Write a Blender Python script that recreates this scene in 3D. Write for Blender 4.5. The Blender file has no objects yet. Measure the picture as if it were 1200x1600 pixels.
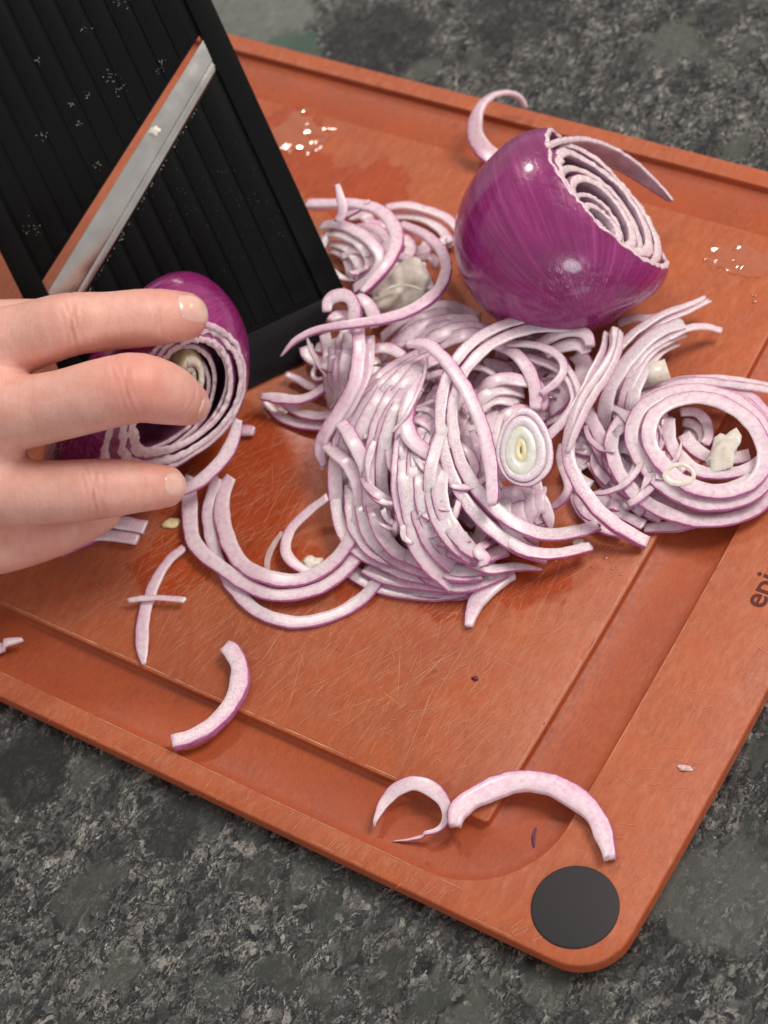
import bpy, bmesh, math, random
import numpy as np
from mathutils import Vector, Matrix, noise as mnoise

random.seed(7); np.random.seed(7)
S = 0.01                                    # everything below is written in centimetres
sc = bpy.context.scene
COL = sc.collection

# ------------------------------------------------------------------ camera
CR = np.array([[0.8390304450718757, 0.5042758362017127, -0.2042885049761523],
               [0.3153436574480284, -0.7566864921207821, -0.5726988129440085],
               [-0.443380525000398, 0.41609065558269787, -0.7939031908144247]])   # rows: right, down, forward
CT = np.array([5.9089324269712185, 12.51140492187511, 50.67226382390062])
CP = -CR.T @ CT
FPX = 3000.0
cam = bpy.data.cameras.new('camera')
cam.sensor_fit = 'HORIZONTAL'; cam.sensor_width = 36; cam.lens = 36 * FPX / 1200
cam.clip_start = 0.02; cam.clip_end = 50
cob = bpy.data.objects.new('camera', cam); COL.objects.link(cob)
m = Matrix.Identity(4)
for i in range(3):
    m[i][0] = CR[0][i]; m[i][1] = -CR[1][i]; m[i][2] = -CR[2][i]; m[i][3] = CP[i] * S
cob.matrix_world = m
sc.camera = cob
cam.dof.use_dof = True; cam.dof.focus_distance = 0.555; cam.dof.aperture_fstop = 20.0

# ------------------------------------------------------------------ light
world = bpy.data.worlds.new('World'); sc.world = world; world.use_nodes = True
bg = world.node_tree.nodes['Background']
bg.inputs[0].default_value = (1.0, 0.93, 0.90, 1); bg.inputs[1].default_value = 0.46
def lamp(name, pos, target, size, power, color):
    l = bpy.data.lights.new(name, 'AREA'); l.shape = 'DISK'; l.size = size; l.energy = power; l.color = color
    o = bpy.data.objects.new(name, l); COL.objects.link(o)
    o.location = pos
    o.rotation_euler = (Vector(target) - Vector(pos)).to_track_quat('-Z', 'Y').to_euler()
    return o
TG = (-0.15, 0.14, 0.0)
lamp('ceiling_lamp', (0.48, 0.86, 1.25), TG, 0.66, 18.5, (1.0, 0.91, 0.83))
lamp('ceiling_lamp', (-1.02, 0.92, 1.50), TG, 0.20, 7.5, (1.0, 0.90, 0.82))
lamp('window_light', (0.95, -1.05, 0.42), TG, 0.42, 4.6, (0.97, 0.95, 1.0))
sc.view_settings.view_transform = 'Standard'; sc.view_settings.look = 'None'
sc.view_settings.exposure = 0.0; sc.view_settings.gamma = 1.0
sc.cycles.max_bounces = 8

# ------------------------------------------------------------------ measuring helpers (photograph pixel -> point in the place)
def ray(px, py):
    return CR.T @ np.array([(px - 600) / FPX, (py - 800) / FPX, 1.0])
def at(px, py, z=0.0):
    d = ray(px, py); s = (z - CP[2]) / d[2]; return CP + s * d
def on_plane(px, py, P0, n):
    d = ray(px, py); s = ((P0 - CP) @ n) / (d @ n); return CP + s * d
def ppc(P): return FPX / ((P - CP) @ CR[2])            # photograph pixels per centimetre at P

# ------------------------------------------------------------------ node helpers
class NT:
    def __init__(s, name, rough=0.5, spec=0.5):
        s.m = bpy.data.materials.new(name); s.m.use_nodes = True
        s.t = s.m.node_tree; s.b = s.t.nodes['Principled BSDF']
        s.b.inputs['Roughness'].default_value = rough
        s.b.inputs['Specular IOR Level'].default_value = spec
    def n(s, typ, **kw):
        x = s.t.nodes.new('ShaderNode' + typ)
        for k, v in kw.items(): setattr(x, k, v)
        return x
    def l(s, a, b): s.t.links.new(a, b)
    def sock(s, x, v):
        if hasattr(v, 'is_linked') or hasattr(v, 'links'): s.l(v, x)
        else: x.default_value = v
    def pos(s, scale=100.0, rot=(0, 0, 0), st=(1, 1, 1), loc=(0, 0, 0), kind='Position'):
        if kind == 'Position': src = s.n('NewGeometry').outputs['Position']
        elif kind == 'Object': src = s.n('TexCoord').outputs['Object']
        else: src = s.n('TexCoord').outputs['UV']
        mp = s.n('Mapping'); s.l(src, mp.inputs[0])
        mp.inputs['Scale'].default_value = (scale * st[0], scale * st[1], scale * st[2])
        mp.inputs['Rotation'].default_value = rot; mp.inputs['Location'].default_value = loc
        return mp.outputs[0]
    def noise(s, vec, scale, detail=4, rough=0.5, dist=0.0):
        x = s.n('TexNoise'); s.l(vec, x.inputs['Vector']); x.inputs['Scale'].default_value = scale
        x.inputs['Detail'].default_value = detail; x.inputs['Roughness'].default_value = rough
        x.inputs['Distortion'].default_value = dist
        return x.outputs['Fac']
    def vor(s, vec, scale, feature='F1', out='Distance', rnd=1.0):
        x = s.n('TexVoronoi', feature=feature); s.l(vec, x.inputs['Vector']); x.inputs['Scale'].default_value = scale
        x.inputs['Randomness'].default_value = rnd
        return x.outputs[out]
    def ramp(s, fac, stops, interp='LINEAR'):
        x = s.n('ValToRGB'); s.l(fac, x.inputs[0]); cr = x.color_ramp; cr.interpolation = interp
        while len(cr.elements) < len(stops): cr.elements.new(0.5)
        for e, (p, c) in zip(cr.elements, stops):
            e.position = p
            if isinstance(c, (int, float)): c = (c, c, c)
            e.color = (*c, 1)
        return x.outputs[0]
    def math(s, op, a, b=0.0, clamp=False, c=None):
        x = s.n('Math', operation=op); x.use_clamp = clamp
        s.sock(x.inputs[0], a); s.sock(x.inputs[1], b)
        if c is not None: s.sock(x.inputs[2], c)
        return x.outputs[0]
    def mix(s, fac, a, b, blend='MIX'):
        x = s.n('Mix', data_type='RGBA', blend_type=blend)
        s.sock(x.inputs['Factor'], fac)
        for i, v in ((6, a), (7, b)):
            if isinstance(v, tuple): x.inputs[i].default_value = (*v, 1) if len(v) == 3 else v
            else: s.l(v, x.inputs[i])
        return x.outputs[2]
    def vadd(s, a, b, k=1.0):
        sc_ = s.n('VectorMath', operation='SCALE'); s.l(b, sc_.inputs[0]); sc_.inputs['Scale'].default_value = k
        ad = s.n('VectorMath', operation='ADD'); s.l(a, ad.inputs[0]); s.l(sc_.outputs[0], ad.inputs[1])
        return ad.outputs[0]
    def blob(s, vec, c, r, soft=0.3):
        """1 inside a round patch at c (cm, x and y) with radius r"""
        x = s.n('VectorMath', operation='DISTANCE'); s.l(vec, x.inputs[0]); x.inputs[1].default_value = (c[0], c[1], c[2])
        mr = s.n('MapRange', interpolation_type='SMOOTHSTEP'); s.l(x.outputs['Value'], mr.inputs[0])
        mr.inputs['From Min'].default_value = r; mr.inputs['From Max'].default_value = r * (1 - soft)
        return mr.outputs[0]
    def bump(s, h, strength, dist, prev=None):
        x = s.n('Bump'); x.inputs['Strength'].default_value = strength; x.inputs['Distance'].default_value = dist * S
        s.l(h, x.inputs['Height'])
        if prev is not None: s.l(prev, x.inputs['Normal'])
        return x.outputs[0]
    def base(s, c): s.sock(s.b.inputs['Base Color'], (*c, 1) if isinstance(c, tuple) else c)
    def setn(s, v): s.l(v, s.b.inputs['Normal'])
    def sss(s, w, radius, scale):
        s.b.inputs['Subsurface Weight'].default_value = w
        s.b.inputs['Subsurface Radius'].default_value = radius
        s.b.inputs['Subsurface Scale'].default_value = scale * S

# ------------------------------------------------------------------ object helpers
def add_mesh(name, V, F, mat, parent=None, origin=None, smooth=True, uv=None, mats=None, midx=None, attr=None):
    V = np.asarray(V, dtype=float)
    if parent is not None: o0 = np.array(parent['_o'])
    elif origin is not None: o0 = np.asarray(origin, float)
    else:
        o0 = np.array([V[:, 0].mean(), V[:, 1].mean(), V[:, 2].min()])
    me = bpy.data.meshes.new(name)
    me.from_pydata(((V - o0) * S).tolist(), [], [tuple(int(i) for i in f) for f in F])
    for mm in (mats or [mat]): me.materials.append(mm)
    if midx is not None: me.polygons.foreach_set('material_index', list(midx))
    if smooth: me.polygons.foreach_set('use_smooth', [True] * len(me.polygons))
    if uv is not None:
        ul = me.uv_layers.new(name='UVMap'); uv = np.asarray(uv)
        li = np.zeros(len(me.loops), dtype=int); me.loops.foreach_get('vertex_index', li)
        ul.data.foreach_set('uv', uv[li].astype(np.float32).ravel())
    if attr:
        for k, v in attr.items():
            a = me.attributes.new(k, 'FLOAT', 'POINT'); a.data.foreach_set('value', np.asarray(v, dtype=np.float32))
    me.update()
    o = bpy.data.objects.new(name, me); COL.objects.link(o)
    if parent is not None: o.parent = parent
    else: o.location = tuple(o0 * S)
    o['_o'] = [float(x) for x in o0]
    return o
def empty(name, origin):
    o = bpy.data.objects.new(name, None); COL.objects.link(o); o.empty_display_size = 0.01
    o.location = tuple(np.asarray(origin) * S); o['_o'] = [float(x) for x in origin]
    return o
def tag(o, label=None, cat=None, group=None, kind=None):
    if label: o['label'] = label
    if cat: o['category'] = cat
    if group: o['group'] = group
    if kind: o['kind'] = kind
    return o
def prism(poly, P0, u, v, n, t0, t1, back=None):
    """polygon of (u,v) pairs extruded from height t0 to t1 along n; returns V,F. back: other (u,v) list for the t0 side"""
    poly = [tuple(p) for p in poly]; bk = back or poly
    a = sum(poly[i][0] * poly[(i + 1) % len(poly)][1] - poly[(i + 1) % len(poly)][0] * poly[i][1] for i in range(len(poly)))
    if a < 0: poly = poly[::-1]; bk = bk[::-1]
    N = len(poly)
    V = [P0 + p[0] * u + p[1] * v + t0 * n for p in bk] + [P0 + p[0] * u + p[1] * v + t1 * n for p in poly]
    F = [tuple(range(N))[::-1], tuple(range(N, 2 * N))] + [(i, (i + 1) % N, N + (i + 1) % N, N + i) for i in range(N)]
    return V, F
def bevel_obj(o, w, seg=2):
    """bake a bevel into the mesh (cm)"""
    me = o.data; bm = bmesh.new(); bm.from_mesh(me)
    es = [e for e in bm.edges if len(e.link_faces) == 2 and e.calc_face_angle(0) > 0.35]
    bmesh.ops.bevel(bm, geom=es, offset=w * S, segments=seg, profile=0.5, affect='EDGES', clamp_overlap=True)
    bm.normal_update(); bm.to_mesh(me); bm.free()
    me.polygons.foreach_set('use_smooth', [True] * len(me.polygons))
    if 'sharp_face' in me.attributes: pass
    me.set_sharp_from_angle(angle=math.radians(40))
    return o
def crom(P, step):
    """Catmull-Rom through rows of P (any dimension), resampled about every `step` of the first three columns"""
    P = np.asarray(P, float); n = len(P)
    if n == 2: P = np.array([P[0], (P[0] + P[1]) / 2, P[1]]); n = 3
    Q = np.vstack([2 * P[0] - P[1], P, 2 * P[-1] - P[-2]])
    out = []
    for i in range(n - 1):
        p0, p1, p2, p3 = Q[i:i + 4]
        k = max(2, int(np.ceil(np.linalg.norm((p2 - p1)[:3]) / step * 2)))
        for j in range(k):
            t = j / k
            out.append(0.5 * ((2 * p1) + (-p0 + p2) * t + (2 * p0 - 5 * p1 + 4 * p2 - p3) * t * t + (-p0 + 3 * p1 - 3 * p2 + p3) * t ** 3))
    out.append(P[-1]); out = np.array(out)
    L = np.r_[0, np.cumsum(np.linalg.norm(np.diff(out[:, :3], axis=0), axis=1))]
    N = max(4, int(L[-1] / step)); s = np.linspace(0, L[-1], N + 1)
    return np.stack([np.interp(s, L, out[:, c]) for c in range(out.shape[1])], 1), s

# ------------------------------------------------------------------ materials of the setting
def mat_granite():
    t = NT('granite', 0.22, 0.5)
    P = t.pos(100, st=(1.25, .85, 1), rot=(0, 0, .15))
    P0 = t.pos(100)
    nz = t.n('TexNoise'); t.l(P, nz.inputs['Vector']); nz.inputs['Scale'].default_value = 1.1; nz.inputs['Detail'].default_value = 5
    sub = t.n('VectorMath', operation='SUBTRACT'); t.l(nz.outputs['Color'], sub.inputs[0]); sub.inputs[1].default_value = (.5, .5, .5)
    D = t.vadd(P, sub.outputs[0], 1.3)
    nz2 = t.n('TexNoise'); t.l(P, nz2.inputs['Vector']); nz2.inputs['Scale'].default_value = 5; nz2.inputs['Detail'].default_value = 3
    sub2 = t.n('VectorMath', operation='SUBTRACT'); t.l(nz2.outputs['Color'], sub2.inputs[0]); sub2.inputs[1].default_value = (.5, .5, .5)
    D2 = t.vadd(D, sub2.outputs[0], 0.35)
    # small flakes
    v1 = t.n('TexVoronoi'); t.l(D2, v1.inputs['Vector']); v1.inputs['Scale'].default_value = 4.6
    sep = t.n('SeparateColor'); t.l(v1.outputs['Color'], sep.inputs[0])
    small = t.ramp(sep.outputs[0], [(0.0, (.006, .007, .008)), (.30, (.022, .025, .026)), (.52, (.050, .054, .053)), (.76, (.088, .092, .088)), (.90, (.165, .162, .150)), (1.0, (.30, .285, .26))])
    v3 = t.n('TexVoronoi'); t.l(D2, v3.inputs['Vector']); v3.inputs['Scale'].default_value = 11.0
    sep3 = t.n('SeparateColor'); t.l(v3.outputs['Color'], sep3.inputs[0])
    fine = t.ramp(sep3.outputs[1], [(0.0, (.006, .006, .007)), (.35, (.030, .033, .034)), (.7, (.095, .098, .094)), (1.0, (.30, .29, .265))])
    mk = t.ramp(t.noise(P, 2.2, 4, .6), [(.40, 0), (.60, 1)])
    c = t.mix(mk, small, fine)
    # fine speckle
    fs = t.noise(P, 18, 4, .7)
    c = t.mix(.8, c, t.ramp(fs, [(.3, .15), (.7, .92)]), 'OVERLAY')
    # dark drifts
    dk = t.ramp(t.noise(D, .75, 5, .6), [(.38, 0), (.56, 1)])
    c = t.mix(dk, t.mix(.7, c, (.012, .012, .013)), c)
    # large smooth grey-green crystals
    v2 = t.n('TexVoronoi'); t.l(D2, v2.inputs['Vector']); v2.inputs['Scale'].default_value = .62
    sep2 = t.n('SeparateColor'); t.l(v2.outputs['Color'], sep2.inputs[0])
    ve = t.vor(D2, .62, 'DISTANCE_TO_EDGE')
    big = t.math('MULTIPLY', t.math('GREATER_THAN', sep2.outputs[0], .66), t.ramp(ve, [(.10, 0), (.20, 1)]))
    bigc = t.ramp(sep2.outputs[1], [(0, (.030, .035, .031)), (.5, (.060, .068, .058)), (1, (.100, .110, .093))])
    bigc = t.mix(t.ramp(t.noise(D, 3.0, 5, .65), [(.3, .0), (.7, .55)]), bigc, c)
    c = t.mix(t.math('MULTIPLY', big, .85), c, bigc)
    PD = t.vadd(P0, sub.outputs[0], 1.6)
    for (x, y, r, col, k) in [(1.3, 3.9, 1.9, (.085, .092, .084), .75), (-14.9, 34.2, 1.1, (.085, .095, .082), .85), (-32.0, 30.3, 3.2, (.17, .19, .17), .8),
                              (-19.3, -1.5, 1.4, (.010, .011, .012), .9), (-13.9, -1.2, 1.2, (.016, .016, .018), .85), (-8.6, -3.4, .8, (.04, .045, .042), .9),
                              (-15.2, -4.3, 1.0, (.05, .055, .05), .8), (-29.2, 29.2, 1.3, (.045, .095, .07), .8), (-26.0, 30.5, 2.6, (.014, .014, .016), .8), (-3.2, -2.6, .7, (.07, .075, .066), .8), (-21.5, 34, 2.2, (.016, .016, .018), .6)]:
        b = t.blob(PD, (x, y, -0.72), r, .25)
        cc = t.mix(t.ramp(t.noise(D2, 2.5, 4, .6), [(.45, 0), (.75, .5)]), col, c)
        c = t.mix(t.math('MULTIPLY', b, k), c, cc)
    t.base(c)
    t.sock(t.b.inputs['Roughness'], t.ramp(fs, [(.3, .12), (.8, .24)]))
    return t.m

def mat_board(wet=True):
    t = NT('wood_fibre', 0.42, 0.35)
    P = t.pos(100)
    fib = t.noise(t.pos(100, st=(5.0, 1.3, 1.5)), 2.4, 6, .68, .2)
    mot = t.noise(P, .55, 5, .6, .3)
    fin = t.noise(t.pos(100, st=(9, 3.5, 4)), 3, 4, .7)
    c = t.ramp(fib, [(.25, (.275, .060, .024)), (.5, (.385, .098, .040)), (.78, (.48, .150, .067))])
    c = t.mix(t.ramp(mot, [(.36, .0), (.66, .75)]), c, (.46, .105, .030))
    mo2 = t.noise(P, .23, 4, .6)
    c = t.mix(t.ramp(mo2, [(.42, 0), (.66, .55)]), c, (.35, .082, .040))
    c = t.mix(.35, c, t.ramp(fin, [(.25, .3), (.75, .72)]), 'OVERLAY')
    # rubbed paler, more scuffed middle and far side
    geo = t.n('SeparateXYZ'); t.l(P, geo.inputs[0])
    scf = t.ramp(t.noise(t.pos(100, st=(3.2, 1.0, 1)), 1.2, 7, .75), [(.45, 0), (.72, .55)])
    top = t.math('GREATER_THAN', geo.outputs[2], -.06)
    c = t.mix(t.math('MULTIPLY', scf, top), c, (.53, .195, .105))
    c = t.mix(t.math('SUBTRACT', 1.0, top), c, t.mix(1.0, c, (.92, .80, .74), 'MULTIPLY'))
    # dark stains
    st = t.ramp(t.noise(P, 1.6, 3, .5), [(.70, 0), (.76, .55)])
    c = t.mix(st, c, (.22, .035, .018))
    # juice-wetted patches: darker, more saturated, shiny, with a ragged outline
    nz = t.n('TexNoise'); t.l(P, nz.inputs['Vector']); nz.inputs['Scale'].default_value = 1.0; nz.inputs['Detail'].default_value = 4
    sb = t.n('VectorMath', operation='SUBTRACT'); t.l(nz.outputs['Color'], sb.inputs[0]); sb.inputs[1].default_value = (.5, .5, .5)
    W = t.vadd(P, sb.outputs[0], 2.2)
    acc = None
    for (x, y, r) in [(-8.2, 10.9, 1.7), (-10.2, 8.8, 1.0), (-18.8, 10.3, 3.0), (-17.4, 8.2, 1.6), (-18.9, 6.3, 1.5), (-20.5, 9.0, 1.3), (-15.0, 7.6, 1.6),
                      (-21.6, 22.6, 1.9), (-24.5, 22.9, 1.6), (-26.3, 24.6, 1.5), (-15.5, 21.5, 1.5), (-13.0, 8.4, 1.1), (-23.2, 13.2, 2.3)]:
        b = t.blob(W, (x, y, 0), r, .16)
        acc = b if acc is None else t.math('MAXIMUM', acc, b)
    wcol = t.mix(1.0, c, (.92, .56, .36), 'MULTIPLY')
    c = t.mix(t.math('MULTIPLY', acc, .85), c, wcol)
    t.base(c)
    rg = t.ramp(t.noise(P, 5, 4, .6), [(.3, .40), (.7, .56)])
    t.sock(t.b.inputs['Roughness'], t.math('SUBTRACT', rg, t.math('MULTIPLY', acc, .26)))
    h = t.bump(fib, .18, .02)
    t.setn(t.bump(t.noise(P, 2.0, 3, .5), .10, .06, h))
    return t.m
def simple(name, col, rough=.5, spec=.5, nsc=None, amt=.15, bump=0.0, bd=.02, metal=0.0):
    t = NT(name, rough, spec)
    if nsc:
        n_ = t.noise(t.pos(100), nsc, 4, .6)
        t.base(t.mix(t.ramp(n_, [(.3, 0), (.7, 1)]), tuple(x * (1 - amt) for x in col), tuple(min(1, x * (1 + amt)) for x in col)))
        if bump: t.setn(t.bump(n_, bump, bd))
    else: t.base(col)
    t.b.inputs['Metallic'].default_value = metal
    return t.m
M_gran = mat_granite(); M_board = mat_board()
M_rub = simple('black_rubber', (.026, .024, .026), .62, .35, 30, .12, .15, .01)
M_ink = simple('burnt_letters', (.115, .028, .018), .7, .2)
M_scr = simple('scratched_fibre', (.60, .27, .16), .6, .3)
M_scr2 = simple('edge_wear', (.68, .36, .22), .6, .3)

# ------------------------------------------------------------------ countertop
V = []; F = []
V, F = prism([(-110, -60), (60, -60), (60, 110), (-110, 110)], np.array([0, 0, 0.]), np.array([1, 0, 0.]), np.array([0, 1, 0.]), np.array([0, 0, 1.]), -3.8, -0.74)
ct = add_mesh('countertop', V, F, M_gran, origin=(0, 0, -3.8), smooth=False)
tag(ct, 'dark grey-green speckled granite worktop under the board', kind='structure')

# ------------------------------------------------------------------ cutting board
BX, BH, BT = 45.0, 28.6, 0.60       # length, depth, thickness in cm; top face at z = 0, right edge at x = 0
board = empty('cutting_board', (-22.5, 14.3, -0.74))
tag(board, 'reddish brown wood-fibre cutting board with a juice groove and a black corner grip', 'cutting board')
def rrect(x0, x1, y0, y1, r, z, n=10, m_=24):
    pts = []
    cs = [(x1 - r, y0 + r, -90), (x1 - r, y1 - r, 0), (x0 + r, y1 - r, 90), (x0 + r, y0 + r, 180)]
    for k, (cx, cy, a0) in enumerate(cs):
        arc = [(cx + r * math.cos(math.radians(a0 + 90 * i / n)), cy + r * math.sin(math.radians(a0 + 90 * i / n))) for i in range(n + 1)]
        pts += arc
        nx = cs[(k + 1) % 4]; a1 = math.radians(nx[2]); e = (nx[0] + r * math.cos(a1), nx[1] + r * math.sin(a1)); s0 = arc[-1]
        for i in range(1, m_): pts.append((s0[0] + (e[0] - s0[0]) * i / m_, s0[1] + (e[1] - s0[1]) * i / m_))
    return [(x, y, z) for x, y in pts]
def bow(p):                                     # the right-hand end is very slightly bowed
    x, y, z = p
    k = max(0, 1 + x / 22.0)
    return (x - .16 * k * (((y - 10.5) / 9.0) ** 2 - .45) if abs(y - 10.5) < 22 else x, y, z)
ga, gw, gc, gf = 3.09, 2.15, 0.73, 2.08         # rim and groove widths (ends / long sides)
loops = []
def L_(i, r, z):  loops.append(rrect(-BX + i, -i, i, BH - i, r, z))
L_(.10, 1.45, -BT); L_(.0, 1.5, -BT + .10); L_(.0, 1.5, -.06); L_(.02, 1.5, -.02); L_(.06, 1.45, 0)
def G_(ix, iy, r, z): loops.append(rrect(-BX + ix, -ix, iy, BH - iy, r, z))
G_(ga, gc, 2.9, 0); G_(ga + .03, gc + .03, 2.88, -.05); G_(ga + .07, gc + .07, 2.84, -.22); G_(ga + .24, gc + .24, 2.72, -.31); G_(ga + .5, gc + .5, 2.5, -.345)
G_(ga + gw - .12, gc + gf - .14, .22, -.35); G_(ga + gw - .04, gc + gf - .04, .12, -.29); G_(ga + gw - .02, gc + gf - .02, .1, -.03); G_(ga + gw + .02, gc + gf + .02, .08, 0)
NL = len(loops[0]); V = [bow(p) for lp in loops for p in lp]
F = []
for a in range(len(loops) - 1):
    for i in range(NL):
        j = (i + 1) % NL; F.append((a * NL + i, a * NL + j, (a + 1) * NL + j, (a + 1) * NL + i))
F.append(tuple(range(NL))[::-1]); F.append(tuple(range((len(loops) - 1) * NL, len(loops) * NL)))
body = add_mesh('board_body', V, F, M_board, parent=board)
body.data.set_sharp_from_angle(angle=math.radians(38))
# rubber grip discs (the near one goes through the board and shows on top; the others lie beyond the frame or under the tool)
def disc(name, cx, cy, r, z0, z1, mat, parent, n=72, bev=.05):
    V = []; F = []; prof = [(r, z0), (r, z1 - bev), (r - bev * .4, z1 - bev * .25), (r - bev * 1.3, z1)]
    for rr, z in prof: V += [(cx + rr * math.cos(2 * math.pi * i / n), cy + rr * math.sin(2 * math.pi * i / n), z) for i in range(n)]
    for a in range(3):
        for i in range(n): j = (i + 1) % n; F.append((a * n + i, a * n + j, (a + 1) * n + j, (a + 1) * n + i))
    F.append(tuple(range(3 * n, 4 * n))); F.append(tuple(range(n))[::-1])
    o = add_mesh(name, V, F, mat, parent=parent); o.data.set_sharp_from_angle(angle=math.radians(50)); return o
o = disc('rubber_grip', -1.82, 1.60, 1.215, -.74, .05, M_rub, board); tag(o, 'round black rubber grip set in the near corner')
# lettering
fc = bpy.data.curves.new('lettering', 'FONT'); fc.body = 'epic'; fc.size = 1.02 * S; fc.extrude = 0.004 * S; fc.offset = .012 * S
fo = bpy.data.objects.new('t', fc); COL.objects.link(fo); bpy.context.view_layer.update()
me = bpy.data.meshes.new_from_object(fo.evaluated_get(bpy.context.evaluated_depsgraph_get())); bpy.data.objects.remove(fo)
me.materials.clear(); me.materials.append(M_ink)
lt = bpy.data.objects.new('lettering', me); COL.objects.link(lt); lt.parent = board
lt.rotation_euler = (0, 0, math.radians(90)); pl = np.array([-1.18, 12.25, .008]) - np.array(board['_o']); lt.location = tuple(pl * S)
tag(lt, 'small dark printed word epic running up the right end')
# knife scratches: fine proud slivers of raised fibre
def slivers(name, items, mat, parent, z=.004):
    V = []; F = []
    z0_ = z
    for q_, (x, y, a, L, w, cv) in enumerate(items):
        z = z0_ + (q_ % 61) * .0003
        k = 5; b0 = len(V); ca, sa = math.cos(a), math.sin(a)
        for i in range(k + 1):
            s_ = (i / k - .5) * L; off = cv * ((i / k - .5) ** 2) * L; ww = w * (1 - (2 * i / k - 1) ** 2) ** .5 * .5 + .0008
            px_, py_ = x + ca * s_ - sa * off, y + sa * s_ + ca * off
            V += [(px_ - sa * ww, py_ + ca * ww, z), (px_ + sa * ww, py_ - ca * ww, z)]
        for i in range(k): a0 = b0 + 2 * i; F.append((a0, a0 + 1, a0 + 3, a0 + 2))
    return add_mesh(name, V, F, mat, parent=parent, smooth=False)
rs = random.Random(3); items = []
ix0, ix1, iy0, iy1 = -38, -ga - gw - .1, gc + gf + .1, BH - gc - gf - .1
for i in range(4200):
    x = rs.uniform(-30, ix1); y = rs.triangular(iy0, 22, 4.5)
    fam = rs.random()
    a = math.radians(rs.gauss(64, 9) if fam < .62 else rs.gauss(96, 7) if fam < .86 else rs.uniform(0, 180))
    L = min(rs.expovariate(1 / .55) + .15, 4.0); h = L / 2
    if not (ix0 < x - h * abs(math.cos(a)) and x + h * abs(math.cos(a)) < ix1 and iy0 < y - h * abs(math.sin(a)) and y + h * abs(math.sin(a)) < iy1): continue
    items.append((x, y, a, L, rs.uniform(.004, .0135), rs.gauss(0, .05)))
for (x, y, a, L) in [(-9.6, 5.9, 62, 3.6), (-11.5, 6.2, 58, 2.2), (-7.4, 7.6, -8, 1.8), (-10.1, 6.0, 118, 2.2), (-8.6, 4.6, 100, 3.0), (-14, 6.3, 66, 2.6), (-16.2, 5.2, 70, 2.4), (-7.0, 5.2, 75, 2.4)]:
    items.append((x, y, math.radians(a), L, .014, .04))
o = slivers('knife_scratch', items, M_scr, board); tag(o, kind='stuff')
items = []
for i in range(210):       # rim scratches
    if i < 150: x = rs.uniform(-30, -1.8); y = gc / 2 + rs.gauss(0, .12); a = math.radians(rs.gauss(72, 12)); L = rs.uniform(.15, .5)
    else: x = rs.uniform(-ga + .3, -.3); y = rs.uniform(3, 20); a = math.radians(rs.gauss(20, 25)); L = rs.expovariate(1 / .4) + .1; L = min(L, .9)
    items.append((x, y, a, L, rs.uniform(.006, .015), 0))
o = slivers('rim_scratch', items, M_scr, board); tag(o, kind='stuff')
items = []
for i in range(300):       # worn arrises along groove and rim
    k = rs.random(); L = rs.uniform(.1, .9)
    if k < .42: items.append((rs.uniform(-30, ix1 - .5), gc + gf + .05 + rs.uniform(0, .025), rs.gauss(0, .01), L, rs.uniform(.008, .02), 0))
    elif k < .62: items.append((rs.uniform(-30, -4.5), gc - .03, 0, L, rs.uniform(.006, .014), 0))
    elif k < .85: y = rs.uniform(iy0 + .3, 14); items.append((bow((-ga - gw - .05, y, 0))[0], y, math.radians(90), L, rs.uniform(.008, .02), 0))
    elif k < .93: y = rs.uniform(4.5, 14); items.append((bow((-ga + .035, y, 0))[0], y, math.radians(90), L, rs.uniform(.006, .012), 0))
    else: items.append((rs.uniform(-30, -2), .09, 0, L, rs.uniform(.006, .012), 0))
o = slivers('worn_edge', items, M_scr2, board); tag(o, kind='stuff')

# ------------------------------------------------------------------ mandoline slicer, its lower end standing on the board and leaning away
TH = math.radians(49)
MA = at(395, 612, 0); MB = at(489, 567, 0)
mu = MB - MA; mu /= np.linalg.norm(mu)                        # across
mh = np.array([-mu[1], mu[0], 0]); mv = math.cos(TH) * mh + math.sin(TH) * np.array([0, 0, 1.])   # up the runway
mn = np.cross(mu, mv)                                          # out of the face
M_plas = simple('black_plastic', (.0055, .006, .0065), .50, .10, 26, .25, .22, .012)
M_plas2 = simple('black_ribs', (.0055, .006, .0062), .50, .08, 30, .25, .3, .012)
M_foot = simple('dark_rubber_foot', (.006, .0055, .008), .6, .2, 20, .2)
def mat_blade():
    t = NT('blade_steel', .30, .5); t.b.inputs['Metallic'].default_value = 1.0
    n_ = t.noise(t.pos(100), 1.2, 3, .5)
    t.base(t.ramp(n_, [(.3, (.60, .60, .58)), (.7, (.74, .74, .71))]))
    t.sock(t.b.inputs['Roughness'], t.ramp(t.noise(t.pos(100), 2, 3, .6), [(.3, .20), (.7, .30)]))
    return t.m
M_blade = mat_blade()
def muv(px, py):
    X = on_plane(px, py, MA, mn) - MA; return (float(X @ mu), float(X @ mv))
slicer = empty('mandoline_slicer', MA + mv * 1.0 - mn * .3)
tag(slicer, 'black ribbed mandoline slicer with a slanted steel blade leaning up from the board', 'mandoline slicer')
UL, UR = -5.55, 4.31; rw = .80; VT = 21.0; VB = 1.85
TK = .85                                                       # thickness
def mp(name, poly, t0, t1, mat, bev=.03, back=None, parent=slicer):
    V, F = prism(poly, MA, mu, mv, mn, t0, t1, back)
    o = add_mesh(name, V, F, mat, parent=parent, smooth=False)
    if bev: bevel_obj(o, bev)
    return o
o = mp('side_rail', [(UR - rw, VB - .04), (UR, VB - .04), (UR, VT), (UR - rw, VT)], -TK, 0.0, M_plas, .07)
mp('side_rail', [(UL, VB), (UL + rw, VB), (UL + rw, VT), (UL, VT)], -TK, 0.0, M_plas, .07)
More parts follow.
